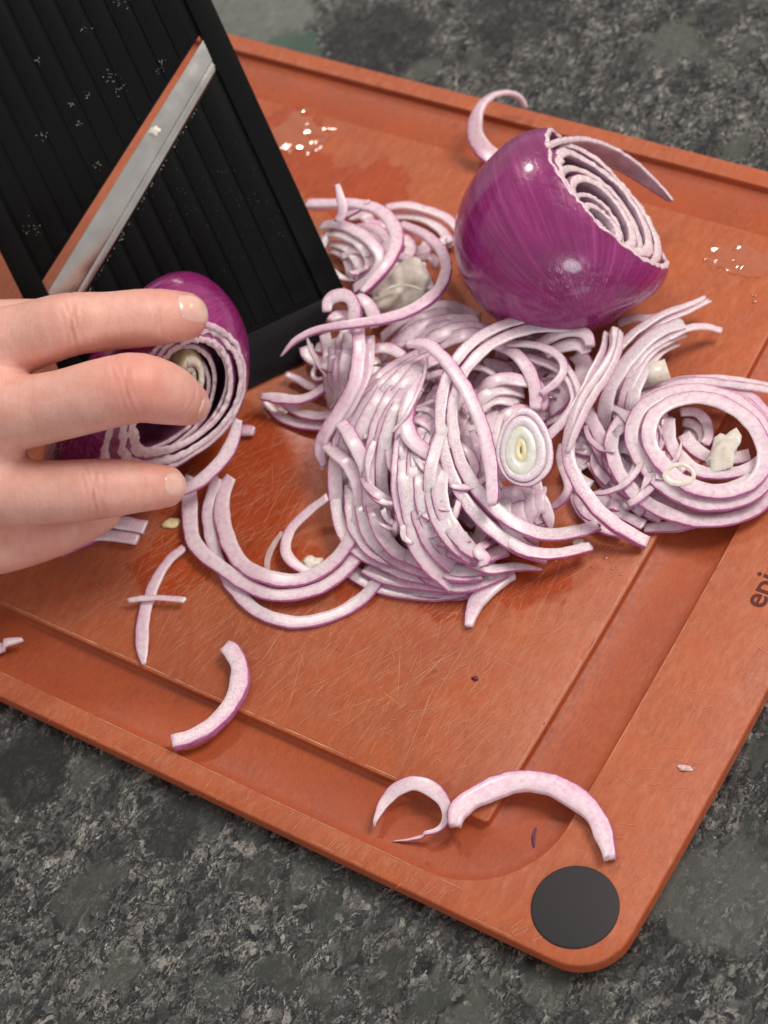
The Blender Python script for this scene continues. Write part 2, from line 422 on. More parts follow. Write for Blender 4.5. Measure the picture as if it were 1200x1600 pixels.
# blade line: gap between p0-p1 (plate edge) and blade
def line(pa, pb, u):  return pa[1] + (pb[1] - pa[1]) * (u - pa[0]) / (pb[0] - pa[0])
g0, g1 = muv(303, 69), muv(67, 438); b0_, b1_ = muv(315, 66), muv(78, 450); c0, c1 = muv(331, 96), muv(117, 459); d0, d1 = muv(337, 112), muv(128, 466)
li, ri = UL + rw, UR - rw
RC = -.14                                                     # plates are recessed below the rails
mp('upper_plate', [(li, line(g0, g1, li)), (ri, line(g0, g1, ri)), (ri, VT), (li, VT)], -.42, RC, M_plas, .02)
mp('lower_plate', [(li, VB - .1), (ri, VB - .1), (ri, line(d0, d1, ri)), (li, line(d0, d1, li))], -.42, RC, M_plas, .02)
bl = mp('blade', [(li + .02, line(b0_, b1_, li)), (ri - .0, line(b0_, b1_, ri)), (ri, line(c0, c1, ri)), (li + .02, line(c0, c1, li))], -.20, -.06, M_blade, .015)
tag(bl, 'slanted flat steel blade')
mp('blade_bevel', [(li + .02, line(c0, c1, li) - .003), (ri, line(c0, c1, ri) - .003), (ri, line(d0, d1, ri) + .02), (li + .02, line(d0, d1, li) + .02)], -.26, -.10, M_blade, .03, parent=bl)
mp('blade_lip', [(li + .02, line(c0, c1, li) - .14), (ri, line(c0, c1, ri) - .14), (ri, line(c0, c1, ri) - .19), (li + .02, line(c0, c1, li) - .19)], -.12, -.045, M_blade, .008, parent=bl)
# runway ribs
k = 0; u0 = li + .10; pitch = .72
while u0 + .46 < ri + .05:
    ua, ub = u0, min(u0 + .60, ri - .06)
    mp('rib', [(ua, line(g0, g1, ua) + .12), (ub, line(g0, g1, ub) + .12), (ub, VT - .2), (ua, VT - .2)], RC - .02, RC + .055, M_plas2, .03)
    va, vb = line(d0, d1, ua) - .10, line(d0, d1, ub) - .10
    if min(va, vb) > VB + .3: mp('rib', [(ua, VB + .15), (ub, VB + .15), (ub, vb), (ua, va)], RC - .02, RC + .055, M_plas2, .03)
    u0 += pitch
# foot: tapering end block, bottom cut level with the board
fr = [muv(509, 458), muv(503, 512), muv(498, 545), muv(489, 564)]
ur = fr[0][0]
right = [(ur + .05, VB - .02), (ur, VB - .35), (fr[2][0], fr[2][1] + .05), (fr[3][0], max(fr[3][1], .12))]
left = [(UL + .5, .12), (UL + .3, .5), (UL + .25, VB - .02)]
front = right + left
back = [(p[0], max(p[1], .86)) for p in front]
mp('end_foot', front, -.62, -.03, M_foot, .05, back=back)

# ------------------------------------------------------------------ onion materials
def mat_slice():
    """uv.x runs across a strip (1 = outer skin edge), uv.y along it in cm"""
    t = NT('onion_flesh', .30, .5)
    uv = t.n('UVMap'); sx = t.n('SeparateXYZ'); t.l(uv.outputs[0], sx.inputs[0])
    P = t.pos(100)
    cells = t.noise(P, 5.5, 5, .60); lng = t.noise(P, 1.1, 3, .5)
    oi = t.n('ObjectInfo').outputs['Random']
    c = t.ramp(cells, [(.28, (.74, .52, .63)), (.50, (.87, .69, .78)), (.70, (.94, .83, .88))])
    tint = t.math('ADD', t.math('MULTIPLY', oi, .50), t.ramp(lng, [(.3, -.0), (.75, .45)]))
    c = t.mix(t.math('MULTIPLY', tint, .55, clamp=True), c, (.70, .40, .55))
    # white, slightly greener flesh on the inner side
    inn = t.ramp(sx.outputs[0], [(0.0, .35), (.45, 0)])
    c = t.mix(inn, c, (.84, .71, .76))
    fr_ = t.math('MULTIPLY', t.ramp(t.noise(P, 16, 3, .7), [(.48, 0), (.60, .85)]), t.ramp(t.math('FRACT', t.math('MULTIPLY', oi, 7.3)), [(.45, 0), (.75, 1)]))
    c = t.mix(fr_, c, (.95, .88, .90))
    edge_n = t.math('MULTIPLY', t.math('SUBTRACT', t.noise(P, 4.0, 3, .6), .5), .16)
    u = t.math('ADD', sx.outputs[0], edge_n)
    soft = t.ramp(u, [(.62, 0), (.93, .42)])
    c = t.mix(soft, c, (.56, .23, .40))
    ln = t.ramp(u, [(.90, 0), (.95, .88)])
    c = t.mix(ln, c, (.30, .045, .19))
    t.base(c)
    t.sock(t.b.inputs['Roughness'], t.ramp(cells, [(.35, .22), (.7, .42)]))
    t.b.inputs['Coat Weight'].default_value = .18; t.b.inputs['Coat Roughness'].default_value = .18
    t.setn(t.bump(cells, .30, .03))
    t.sss(.60, (.27, .21, .24), 1.5)
    return t.m
def mat_slice_out():
    t = NT('onion_skin_edge', .28, .5)
    n_ = t.noise(t.pos(100, st=(1, 1, 1)), 4, 4, .6)
    t.base(t.ramp(n_, [(.25, (.36, .06, .24)), (.6, (.52, .18, .40)), (.8, (.70, .40, .56))]))
    t.sss(.15, (.25, .12, .14), .6)
    return t.m
def mat_skin_purple():
    """glossy outer skin; uv.x = longitude, uv.y = latitude"""
    t = NT('onion_purple_skin', .22, .5)
    uv = t.pos(1, kind='UV')
    mp_ = t.n('Mapping'); t.l(uv, mp_.inputs[0]); mp_.inputs['Scale'].default_value = (34, 1.6, 1)
    vein = t.noise(mp_.outputs[0], 1.6, 5, .65, .4)
    P = t.pos(100)
    big = t.noise(P, .55, 3, .5)
    c = t.ramp(vein, [(.28, (.175, .006, .098)), (.5, (.295, .016, .168)), (.72, (.45, .065, .27))])
    c = t.mix(t.ramp(big, [(.35, 0), (.68, .55)]), c, (.165, .006, .085))
    sp = t.ramp(t.noise(P, 14, 3, .6), [(.62, 0), (.75, .25)])
    c = t.mix(sp, c, (.42, .16, .30))
    t.base(c)
    t.sock(t.b.inputs['Roughness'], t.ramp(t.noise(P, 3, 4, .6), [(.35, .20), (.7, .42)]))
    h = t.bump(vein, .22, .03)
    rt = t.n('SeparateXYZ'); t.l(uv, rt.inputs[0])
    pm_ = t.ramp(rt.outputs[1], [(.12, 1), (.24, 0)])
    h = t.bump(t.noise(mp_.outputs[0], .7, 3, .6), .30, .05, h)
    w_ = t.n('Bump'); t.l(t.noise(t.pos(100, st=(1, 1, .5)), 2.6, 2, .5, 1.2), w_.inputs['Height']); w_.inputs['Distance'].default_value = .0018; t.l(pm_, w_.inputs['Strength']); t.l(h, w_.inputs['Normal']); h = w_.outputs[0]
    t.setn(t.bump(t.noise(P, 3.2, 3, .6, .6), .45, .05, h))
    t.b.inputs['Coat Weight'].default_value = .7; t.b.inputs['Coat Roughness'].default_value = .12
    t.sss(.12, (.3, .05, .15), .5)
    return t.m
def mat_ring():
    """cut rim of an onion layer: attribute k 0 outer edge .. 1 inner edge"""
    t = NT('onion_cut_rim', .28, .5)
    a = t.n('Attribute', attribute_name='k').outputs['Fac']
    P = t.pos(100)
    cells = t.noise(P, 9, 3, .6)
    c = t.ramp(cells, [(.3, (.66, .48, .55)), (.55, (.80, .66, .70)), (.75, (.90, .82, .83))])
    c = t.mix(t.ramp(t.math('ADD', a, t.math('MULTIPLY', t.math('SUBTRACT', cells, .5), .3)), [(.05, .9), (.16, 0)]), c, (.30, .05, .18))
    t.base(c); t.setn(t.bump(cells, .3, .03)); t.sss(.25, (.25, .12, .14), .8)
    return t.m
def flesh(name, ca, cb, rough=.3, sc_=3.0, sss=.2):
    t = NT(name, rough, .5); P = t.pos(100)
    n_ = t.noise(P, sc_, 4, .6)
    t.base(t.ramp(n_, [(.3, ca), (.7, cb)])); t.setn(t.bump(n_, .2, .03)); t.sss(sss, (.25, .15, .12), .8)
    return t.m
M_sl = mat_slice(); M_so = mat_slice_out(); M_skin = mat_skin_purple(); M_ring = mat_ring()
M_inner = flesh('onion_layer_inside', (.38, .25, .32), (.60, .45, .52), .35, 1.5)
M_layer = flesh('onion_layer_outside', (.20, .030, .125), (.42, .16, .30), .3, 2.2)
M_dark = simple('dark_skin_sliver', (.10, .008, .03), .4, .4)
M_core = flesh('onion_core_flesh', (.66, .56, .26), (.84, .78, .52), .3, 3.5)
M_corepale = flesh('onion_pale_core', (.66, .62, .52), (.86, .82, .76), .25, 5.0, .6)
M_wet = flesh('translucent_flesh', (.62, .38, .36), (.74, .54, .52), .15, 3.0, .3)

# ------------------------------------------------------------------ strip builder
SLN = [0]
def strip(P3, w, th=.095, side=None, roll=0.0, taper=(.0, .0), label=None, group=None, mats=None, name='onion_slice', wob=1.0, seed=None, step=.10, parent=None, closed=False):
    """P3: control points (x,y,z) in cm of the strip's centre line; w: width(s) in cm; side +1 = skin edge on the left of travel"""
    P3 = np.asarray(P3, float); n = len(P3)
    w = np.interp(np.linspace(0, 1, n), np.linspace(0, 1, len(np.atleast_1d(w))), np.atleast_1d(w))
    rl = np.interp(np.linspace(0, 1, n), np.linspace(0, 1, len(np.atleast_1d(roll))), np.atleast_1d(roll))
    Q, s_ = crom(np.c_[P3, w, rl], step)
    if closed:
        n0 = len(P3); ext = np.vstack([P3[-3:-1], P3, P3[1:3]]); E4 = np.c_[ext, np.full(len(ext), w.mean()), np.zeros(len(ext))]
        Q2, s2 = crom(E4, step); ia = int(np.argmin(np.linalg.norm(Q2[:len(Q2) // 3, :3] - P3[0], axis=1))); hb = 2 * len(Q2) // 3; ib = hb + int(np.argmin(np.linalg.norm(Q2[hb:, :3] - P3[-1], axis=1)))
        Q = Q2[ia:ib].copy(); s_ = s2[ia:ib] - s2[ia]
    C, W, Rl = Q[:, :3].copy(), Q[:, 3].copy(), Q[:, 4]
    N = len(C); SLN[0] += 1; sd = seed if seed is not None else SLN[0] * 3.17
    if not closed and N > 12:
        for it in range(max(2, int(.45 / step) * 4)):
            D_ = C[1:-1] + .25 * (C[:-2] - 2 * C[1:-1] + C[2:]); C[1:-1] = D_ if it < 6 else np.c_[C[1:-1, :2] + .0 * D_[:, :2], D_[:, 2]]
    T = (np.roll(C, -1, 0) - np.roll(C, 1, 0)) if closed else np.gradient(C, axis=0); T /= np.linalg.norm(T, axis=1)[:, None] + 1e-9
    if side is None:
        d2 = T[:-1, 0] * T[1:, 1] - T[:-1, 1] * T[1:, 0]
        side = -1 if d2.sum() > 0 else 1              # turning left: skin is on the right (convex side)
    for i in range(N):
        nz = mnoise.noise(Vector((s_[i] * .8, sd, 0))); nw = mnoise.noise(Vector((s_[i] * 1.6, sd, 5)))
        nl = mnoise.noise(Vector((s_[i] * 2.6, sd, 9)))
        if closed: fd = min(1, min(i, N - i) / 8); nz *= fd; nw *= fd; nl *= fd
        W[i] *= 1 + .13 * nw * wob
        C[i, 2] = max(C[i, 2] + .05 * nz * wob, th * .5 + (0.005 if C[i, 2] > -0.1 else -9))
        Lr = np.array([-T[i, 1], T[i, 0], 0]); C[i] += Lr * .020 * nl * wob
    L = s_[-1]
    if taper[0] > 0: W *= np.clip(s_ / taper[0], 0.06, 1) ** .75
    if taper[1] > 0: W *= np.clip((L - s_) / taper[1], 0.06, 1) ** .75
    # profile, across -1..1 (inner..outer), height -1..1
    prof = [(-1, -.55), (-1, .55), (-.90, .95), (-.4, 1.0), (.25, 1.0), (.84, .98), (.97, .80), (1.0, .5), (1.0, -.5), (.92, -.95), (0, -1), (-.9, -.95)]
    K = len(prof); V = np.zeros((N * K, 3)); UV = np.zeros((N * K, 2))
    for i in range(N):
        t_ = T[i]; up = np.array([0, 0, 1.]); up = up - t_ * (up @ t_); nn = np.linalg.norm(up); up = up / nn if nn > .15 else np.array([1., 0, 0])
        lf = np.cross(up, t_); o_ = lf * side
        r = math.radians(Rl[i]); A_ = o_ * math.cos(r) - up * math.sin(r); U_ = up * math.cos(r) + o_ * math.sin(r)
        hw = W[i] / 2; ht = th / 2 * min(1, .35 + W[i] / .25)
        for k, (a, b) in enumerate(prof):
            V[i * K + k] = C[i] + A_ * a * hw + U_ * b * ht
            UV[i * K + k] = ((a + 1) / 2, s_[i])
    for i0_, sg in (() if closed else ((0, -1), (N - 1, 1))):
        for k in range(K): V[i0_ * K + k] += sg * T[i0_] * .11 * (mnoise.noise(Vector((prof[k][0] * 2.2 + sd, sd * 1.3, 2))) + .5 * mnoise.noise(Vector((prof[k][0] * 6 + sd, 1, 2))))
    F = []; mi = []
    for i in range(N if closed else N - 1):
        for k in range(K):
            k2 = (k + 1) % K; i2 = (i + 1) % N
            F.append((i * K + k, i2 * K + k, i2 * K + k2, i * K + k2)); mi.append(1 if k in (7, 8) else 0)
    if not closed: F.append(tuple(range(K))); F.append(tuple(range((N - 1) * K, N * K))[::-1]); mi += [0, 0]
    o = add_mesh(name, V, F, None, mats=mats or [M_sl, M_so], midx=mi, uv=UV, parent=parent)
    bm = bmesh.new(); bm.from_mesh(o.data); bmesh.ops.recalc_face_normals(bm, faces=bm.faces); bm.to_mesh(o.data); bm.free()
    if parent is None:
        tag(o, label or 'thin red onion strip tangled in the heap', 'onion slice', group or 'onion slices on the cutting board')
    return o
FR = {'A': (0, 0, 1.0), 'T': (400, 260, 380 / 1200), 'M': (420, 480, .4), 'Q': (800, 440, 1 / 3), 'W': (180, 640, .4), 'F': (380, 420, 220 / 1200), 'C': (540, 1150, 560 / 1200), 'O': (660, 100, 440 / 1200), 'H': (406, 469, .4425)}
def trace(fr, pts, z):
    ox, oy, k = FR[fr]; z = np.interp(np.linspace(0, 1, len(pts)), np.linspace(0, 1, len(np.atleast_1d(z))), np.atleast_1d(z))
    return np.array([at(ox + k * x, oy + k * y, zz) for (x, y), zz in zip(pts, z)])
def sl(fr, pts, z, wpx, label=None, **kw):
    """wpx in the frame's own pixels"""
    P = trace(fr, pts, z); k = FR[fr][2]; w = np.atleast_1d(wpx) * k / ppc(P[len(P) // 2])
    return strip(P, w * (1.06 if fr == 'C' else 1.16), label=label, **kw)
ORD = ['outermost', 'second', 'third', 'fourth', 'fifth', 'sixth', 'seventh', 'eighth', 'ninth']
def resamp(pts, n=9):
    Q, _ = crom(np.c_[np.asarray(pts, float), np.zeros(len(pts))], 8); i = np.linspace(0, len(Q) - 1, n)
    return np.stack([np.interp(i, np.arange(len(Q)), Q[:, c]) for c in (0, 1)], 1)
def bundle(fr, A, B, n, zA, zB, wpx, what, jit=3.0, sink=.55, **kw):
    """n nested strips blended between the outer line A and the inner line B"""
    a, b = resamp(A), resamp(B)
    for i in range(n):
        t_ = i / max(1, n - 1); pts = a * (1 - t_) + b * t_ + np.random.normal(0, jit, a.shape) * .5
        ph_ = random.uniform(0, 6.28); tt = np.linspace(0, 1, len(pts)); dv_ = b - a; dv_ = dv_ / (np.linalg.norm(dv_, axis=1)[:, None] + 1e-6)
        if 0 < i: pts = pts + dv_ * (np.sin(tt * random.uniform(2, 5) + ph_) * jit * 1.6)[:, None]
        q0, q1 = (random.uniform(0, .16), 1 - random.uniform(0, .16)) if i > 0 else (0, 1)
        tn = np.linspace(q0, q1, len(pts)); pts = np.stack([np.interp(tn, tt, pts[:, 0]), np.interp(tn, tt, pts[:, 1])], 1)
        z = np.interp(np.linspace(0, 1, 5), np.linspace(0, 1, len(np.atleast_1d(zA))), np.atleast_1d(zA)) * (1 - t_) + np.interp(np.linspace(0, 1, 5), np.linspace(0, 1, len(np.atleast_1d(zB))), np.atleast_1d(zB)) * t_
        if z.max() > 1.2 and sink: z[0] -= sink; z[-1] -= sink * .5; z = np.maximum(z, .12)
        od = 'innermost' if (i == n - 1 and n > 1) else ORD[i]
        sl(fr, pts, z, wpx * random.uniform(.9, 1.08), label=f'{od} of the {what}', group='nested strips: ' + what, **kw)

# ---- loose strips lying on the board
GZ = -.19
sl('W', [(430, 925), (470, 958), (492, 1040), (466, 1130), (405, 1215), (320, 1275), (228, 1305)], [.35, .3, .22, .14, .12, .1], [50, 60, 66, 64, 60, 55, 56], 'thick white crescent of onion bridging the front groove below the long thin strand', th=.26, side=1)
sl('C', [(365, 300), (375, 245), (440, 200), (520, 165), (600, 150), (690, 165), (770, 205), (830, 260), (865, 330), (885, 410)], [.30, .32, .30, .26, .24, .22, .2, .2], [40, 66, 70, 72, 72, 72, 70, 64, 60, 40], 'long thick white onion arc over the corner of the groove beside the black grip', th=.30, side=1)
sl('C', [(97, 305), (125, 235), (165, 180), (230, 155), (300, 185), (340, 240), (330, 300), (270, 335), (160, 352)], [-.1, -.02, .2, .28, .28, .1, -.06, -.30], [8, 34, 48, 52, 50, 34, 22, 14, 4], 'thin pink hooked onion strip with pointed tips left of the thick arc', th=.09, side=1)
sl('C', [(640, 297), (630, 340), (633, 388)], [-.37], [8, 16, 6], 'tiny dark purple skin sliver lying in the corner of the groove', th=.04, mats=[M_dark, M_dark])
sl('W', [(272, 538), (215, 585), (165, 655), (130, 740), (108, 830), (105, 930), (113, 1000)], [.2, .12, .12, .12, .12, .05], [26, 34, 38, 42, 46, 44, 10], 'single curved strand hanging down to the front groove, crossed by a short piece', th=.12, side=-1)
sl('W', [(50, 745), (120, 735), (200, 736), (272, 745)], [.3, .33, .33, .28], [16, 20, 20, 22], 'short thin straight piece lying across the long strand', th=.08)
sl('A', [(-30, 1022), (0, 1013), (20, 1006), (38, 1001)], [-.2, -.1, .0], [16, 15, 10, 4], 'pointed white onion tip in the groove at the left picture edge', th=.16)
sl('W', [(478, 82), (510, 80), (545, 86)], [.2], [26, 38, 30], 'small blurred onion stub beside the held onion', th=.18)
sl('W', [(-220, 560), (-160, 530), (-90, 505), (0, 455), (20, 440)], [.15], [40], 'lower strip of the little stack half hidden under the hand', th=.14)
sl('W', [(-180, 520), (-120, 500), (-40, 490), (40, 500), (90, 508)], [.25], [40], 'middle strip of the little stack under the hand', th=.14)
sl('W', [(-150, 440), (-60, 430), (30, 440), (120, 460)], [.38], [52], 'top strip of the little stack under the hand', th=.14)
sl('M', [(960, 1040), (900, 1065), (840, 1110), (800, 1170), (780, 1250)], [.12, .2, .25, .2, .1], [40, 62, 70, 52, 26], 'short thick white crescent poking out of the front of the heap', th=.22, side=-1)
sl('M', [(870, 1040), (830, 1075), (815, 1100)], [.4], [40, 40, 22], 'stubby onion bit above the short crescent', th=.2)
# curl behind the big onion
sl('O', [(330, 415), (262, 370), (222, 290), (235, 205), (285, 140), (355, 118), (415, 135), (442, 185)], [.2, .6, 1.0, 1.3, 1.35, 1.2, .9, .45], [78, 72, 62, 52, 40, 26, 18, 12], 'curled onion strip standing over the far groove behind the whole onion', th=.16, side=1, roll=[0, 15, 25, 25, 20])

# ---- loops at the left of the heap
sl('W', [(1010, 300), (1045, 380), (1070, 480), (1060, 590), (1010, 690), (920, 770), (800, 820), (680, 832), (560, 792), (480, 720), (430, 650), (390, 560), (365, 450), (362, 380), (388, 300), (400, 262)], [1.2, .9, .5, .2, .1, .1, .1, .1, .12, .2, .25, .3, .6], [44, 46, 46, 48, 50, 50, 48, 48, 48, 46, 44, 44, 40], 'outermost long onion loop sweeping left over the board from the heap')
sl('W', [(860, 20), (905, 80), (945, 150), (985, 250), (1003, 380), (980, 500), (915, 610), (820, 690), (720, 722), (620, 724), (520, 690), (420, 622), (340, 560), (300, 500), (290, 400), (292, 300), (296, 262)], [1.6, 2.0, 2.1, 1.6, 1.0, .6, .4, .3, .3, .3, .32, .35, .35, .3, .4, .7], [44, 50, 50, 50, 50, 50, 50, 50, 50, 50, 50, 52, 54, 56, 56, 50], 'middle long onion loop sweeping left, ending under the fingers')
sl('W', [(800, 110), (850, 160), (915, 215), (955, 310), (958, 400), (925, 500), (860, 585), (790, 640), (700, 668), (600, 658), (505, 612), (452, 540), (422, 450), (415, 370), (430, 300), (452, 262)], [.9, 1.6, 1.7, 1.3, 1.0, .7, .5, .42, .4, .4, .4, .35, .3, .35, .5], [30, 46, 50, 52, 52, 52, 54, 54, 54, 54, 56, 58, 58, 56, 44], 'inner long onion loop with the broadest band, sweeping left from the heap')
sl('W', [(830, 340), (760, 395), (690, 460), (663, 530), (680, 585), (735, 628), (810, 640)], [.9, .6, .4, .35, .35, .35, .35], [30, 34, 36, 38, 38, 34, 28], 'small teardrop loop on the left flank of the heap', side=-1)
sl('W', [(650, 480), (605, 550), (592, 620), (610, 690)], [.05], [18, 22, 20, 10], 'faint wet translucent strip beside the teardrop loop', th=.03, mats=[M_wet, M_wet])

# ---- left column, draped strips beside the slicer
bundle('F', [(690, 560), (720, 700), (720, 900), (740, 1050), (770, 1200)], [(900, 530), (890, 700), (860, 880), (840, 1030), (740, 1180)], 4, [1.5, 1.7, 1.4, 1.0, .5], [2.4, 2.4, 2.2, 1.6, 1.0], 92, 'draped strips hanging beside the slicer foot', side=-1)
sl('M', [(350, 85), (352, 190), (335, 300), (290, 385), (235, 470), (200, 545), (215, 620)], [2.7, 2.7, 2.5, 2.1, 1.7, 1.2, .8], [44, 46, 48, 50, 50, 46, 24], 'thick frosted strip draping down and folding under on the left flank', side=-1, th=.2)
sl('M', [(392, 120), (385, 230), (350, 320), (320, 380), (275, 450), (240, 520), (215, 590), (205, 630)], [2.4, 2.4, 2.3, 2.1, 1.7, 1.3, .9, .7], [40, 42, 44, 44, 42, 36, 26, 16], 'frosted strip just right of the thick draped one', side=-1)
sl('F', [(150, 1090), (260, 1095), (400, 1120), (520, 1115), (640, 1060), (720, 980)], [.7, .72, .75, .8, .9, 1.0], [50, 78, 84, 84, 80, 70], 'broad pale strip with a torn silvery end at the foot of the slicer', side=-1, th=.14, roll=[10, 10, 0, 0])
sl('F', [(180, 1130), (290, 1240), (430, 1310), (560, 1340), (700, 1350)], [.15, .15, .2, .3], [40, 70, 84, 80, 70], 'lowest pale strip resting on the board by the slicer foot', side=-1)
sl('F', [(330, 1130), (440, 1210), (560, 1250), (680, 1260), (760, 1240)], [.35, .4, .5, .6], [60, 80, 80, 76], 'pale strip lying just over the lowest one by the slicer foot', side=-1)
sl('F', [(360, 900), (460, 935), (560, 1000), (640, 1020), (720, 1010)], [.3, .3, .4, .5], [50, 60, 70, 60], 'dim strip in the shade under the slicer foot', side=1)
sl('F', [(630, 800), (590, 880), (600, 950), (660, 960), (700, 930)], [.7, .6, .6, .7], [26, 40, 40, 30], 'small curl in the shade behind the draped strips', side=-1)
sl('F', [(545, 590), (575, 680), (620, 770), (680, 860), (730, 930)], [1.9, 1.8, 1.6, 1.4], [14, 36, 52, 56, 50], 'pointed spike of onion leaning against the slicer foot', side=1, roll=[40, 50])
# curl at the corner of the slicer
sl('F', [(740, 440), (780, 400), (860, 390), (930, 420)], [2.8, 2.8, 2.7, 2.6], [50, 76, 70, 60], 'lower lip of the pale curl at the corner of the slicer', side=1, th=.14, roll=[-10, -10])
sl('F', [(715, 370), (730, 260), (850, 220), (930, 260), (955, 340), (950, 450), (955, 560)], [2.9, 3.05, 3.2, 3.2, 3.1, 2.9, 2.6], [70, 96, 100, 100, 100, 100, 90], 'pale curl rolled over itself at the corner of the slicer', side=1, th=.16, roll=[0, -15, -25, -10, 0])
sl('T', [(500, 640), (550, 670), (580, 720), (590, 790)], [2.6, 2.7, 2.6, 2.3], [40, 56, 60, 50], 'thin translucent fold next to the pale curl', side=1)
# upper left nest
bundle('T', [(320, 290), (440, 290), (540, 350), (610, 420), (610, 490), (560, 550), (480, 610)], [(330, 420), (400, 420), (450, 460), (470, 510), (470, 550), (450, 590)], 4, [2.0, 2.2, 2.3, 2.2, 1.9], [1.4, 1.6, 1.7, 1.6, 1.5], 52, 'nested strips curling beside the slicer rail')
sl('T', [(250, 190), (380, 185), (490, 185), (590, 210), (660, 260), (695, 340), (690, 410), (640, 495), (575, 570), (525, 630)], [1.6, 1.8, 2.0, 2.1, 2.3, 2.5, 2.6, 2.7, 2.6, 2.5], [50, 54, 56, 58, 60, 62, 62, 56, 48, 30], 'bold open loop arching over the nest beside the slicer', th=.2)
sl('T', [(560, 170), (500, 215), (440, 240), (390, 280)], [2.2, 2.0, 1.8, 1.6], [16, 30, 40, 44], 'slanting pointed strip crossing behind the upright stub', side=1)
sl('T', [(402, 90), (415, 150), (430, 200), (425, 245), (400, 275)], [2.9, 2.7, 2.4, 2.2], [22, 36, 42, 42, 30], 'short upright onion stub sticking up at the far side of the nest', th=.16, side=-1)
bundle('T', [(640, 205), (740, 195), (850, 215), (940, 250), (1010, 320)], [(660, 250), (760, 245), (860, 275), (940, 335), (990, 420)], 2, [.5, .6, .5], [.3, .4, .3], 44, 'two thin arcs lying between the nest and the whole onion')
sl('T', [(130, 930), (190, 865), (300, 812), (450, 785), (600, 758), (730, 725), (830, 675), (900, 610), (938, 530), (930, 450), (890, 385), (810, 325), (720, 290)], [2.3, 2.6, 2.8, 3.1, 3.1, 3.0, 2.9, 2.7, 2.4, 1.9, 1.4, 1.0, .6], [8, 24, 32, 38, 42, 46, 50, 52, 52, 50, 48, 46, 42], 'long whip-like strip with a fine tip reaching over the slicer foot', th=.22, side=-1, roll=[35, 30, 25, 20, 10, 0, 0, 0])
sl('T', [(700, 440), (780, 475), (835, 530), (865, 610)], [1.2, 1.3, 1.3, 1.2], [30, 36, 36, 34], 'thin pink strip lying over the pale core')
sl('T', [(790, 460), (850, 438), (890, 470), (880, 500)], [.6, .8, .8, .6], [34, 40, 40, 30], 'small curled ring next to the pale core', side=1)
sl('T', [(900, 400), (940, 350), (960, 380)], [.4], [40, 40, 30], 'small stub at the side of the whole onion')
sl('T', [(560, 350), (620, 330), (650, 400), (620, 450), (560, 430)], [.9, 1.0, 1.0], [70, 90, 90], 'broad dull strip inside the bold loop', th=.12)

# ---- strips emerging under the whole onion
bundle('T', [(620, 850), (720, 760), (850, 700), (980, 690), (1110, 750)], [(690, 930), (780, 850), (900, 800), (1020, 790), (1100, 830)], 4, [1.5, 1.7, 1.8, 1.7, 1.3], [1.7, 1.9, 2.0, 1.9, 1.6], 56, 'four arcs fanning out from under the whole onion', side=1)
sl('T', [(480, 1010), (520, 940), (590, 895), (660, 895), (730, 940)], [1.6, 1.9, 2.1, 2.1, 1.9], [40, 46, 54, 56, 50], 'pale hook-shaped strip at the upper left of the heap', side=1)
# ---- main heap: broad left shoulder
bundle('M', [(300, 880), (262, 750), (262, 610), (285, 480), (330, 390), (400, 300), (500, 225), (620, 170)], [(540, 960), (465, 840), (445, 700), (455, 560), (490, 410), (560, 310), (640, 235), (730, 190)], 9, [.6, 1.2, 1.7, 2.1, 2.2], [1.0, 1.6, 2.2, 2.4, 2.3], 50, 'broad arcs over the left shoulder of the heap', side=1, jit=5)
bundle('M', [(270, 640), (262, 760), (290, 880), (370, 970), (480, 1010)], [(420, 660), (410, 780), (440, 880), (500, 960), (600, 1000)], 4, [.8, .8, .6, .5], [1.5, 1.4, 1.1, .8], 48, 'four strips curving down the lower left flank', side=-1)
bundle('M', [(330, 1030), (420, 1085), (560, 1110), (700, 1120), (815, 1122)], [(430, 900), (520, 970), (620, 1020), (740, 1050), (840, 1040)], 5, [.12, .12, .12, .12], [.9, .9, .8, .7], 44, 'five layered strips forming the front foot of the heap', side=-1)
sl('M', [(290, 1020), (340, 1060), (430, 1105), (560, 1130), (690, 1135), (815, 1118)], [.12], [30, 34, 30, 28, 24, 18], 'thin purple-edged strip lying flat along the front of the heap', side=-1)
sl('M', [(760, 330), (700, 430), (655, 540), (630, 640), (630, 740), (670, 860), (750, 965), (860, 1025), (970, 1010), (1070, 1025)], [2.0, 2.5, 2.7, 2.7, 2.3, 1.8, 1.2, .8, .6, .3], [44, 44, 44, 44, 44, 44, 44, 42, 34, 8], 'strip with a long pointed tip at the front right of the heap', side=-1)
bundle('H', [(640, 190), (560, 300), (508, 430), (490, 560), (495, 700), (535, 840), (610, 950), (690, 1015)], [(790, 300), (710, 420), (660, 520), (635, 620), (642, 730), (690, 830), (755, 900), (850, 940)], 7, [1.9, 2.3, 2.4, 1.9, .7], [2.0, 2.4, 2.5, 2.0, .9], 52, 'long strips running over the heap from back to front', side=-1, jit=4)
bundle('H', [(740, 400), (728, 520), (750, 630), (820, 730), (900, 790)], [(880, 330), (830, 420), (810, 530), (835, 630), (880, 700)], 4, [2.2, 2.1, 1.9, 1.6], [2.1, 2.0, 1.9, 1.7], 50, 'strips between the C shapes and the heart slice', side=-1, jit=4)
bundle('H', [(870, 660), (855, 750), (900, 830), (980, 870)], [(985, 640), (965, 710), (985, 770), (1010, 800)], 4, [1.9, 1.7, 1.3, .9], [1.7, 1.5, 1.2, .8], 54, 'four crumpled strips under the heart slice', side=-1, jit=5)
bundle('H', [(560, 960), (640, 1000), (740, 1010), (860, 960)], [(640, 860), (710, 900), (790, 905), (880, 880)], 3, [.5, .5, .4], [1.2, 1.1, .9], 50, 'short strips packed behind the heap front', side=-1, jit=4)
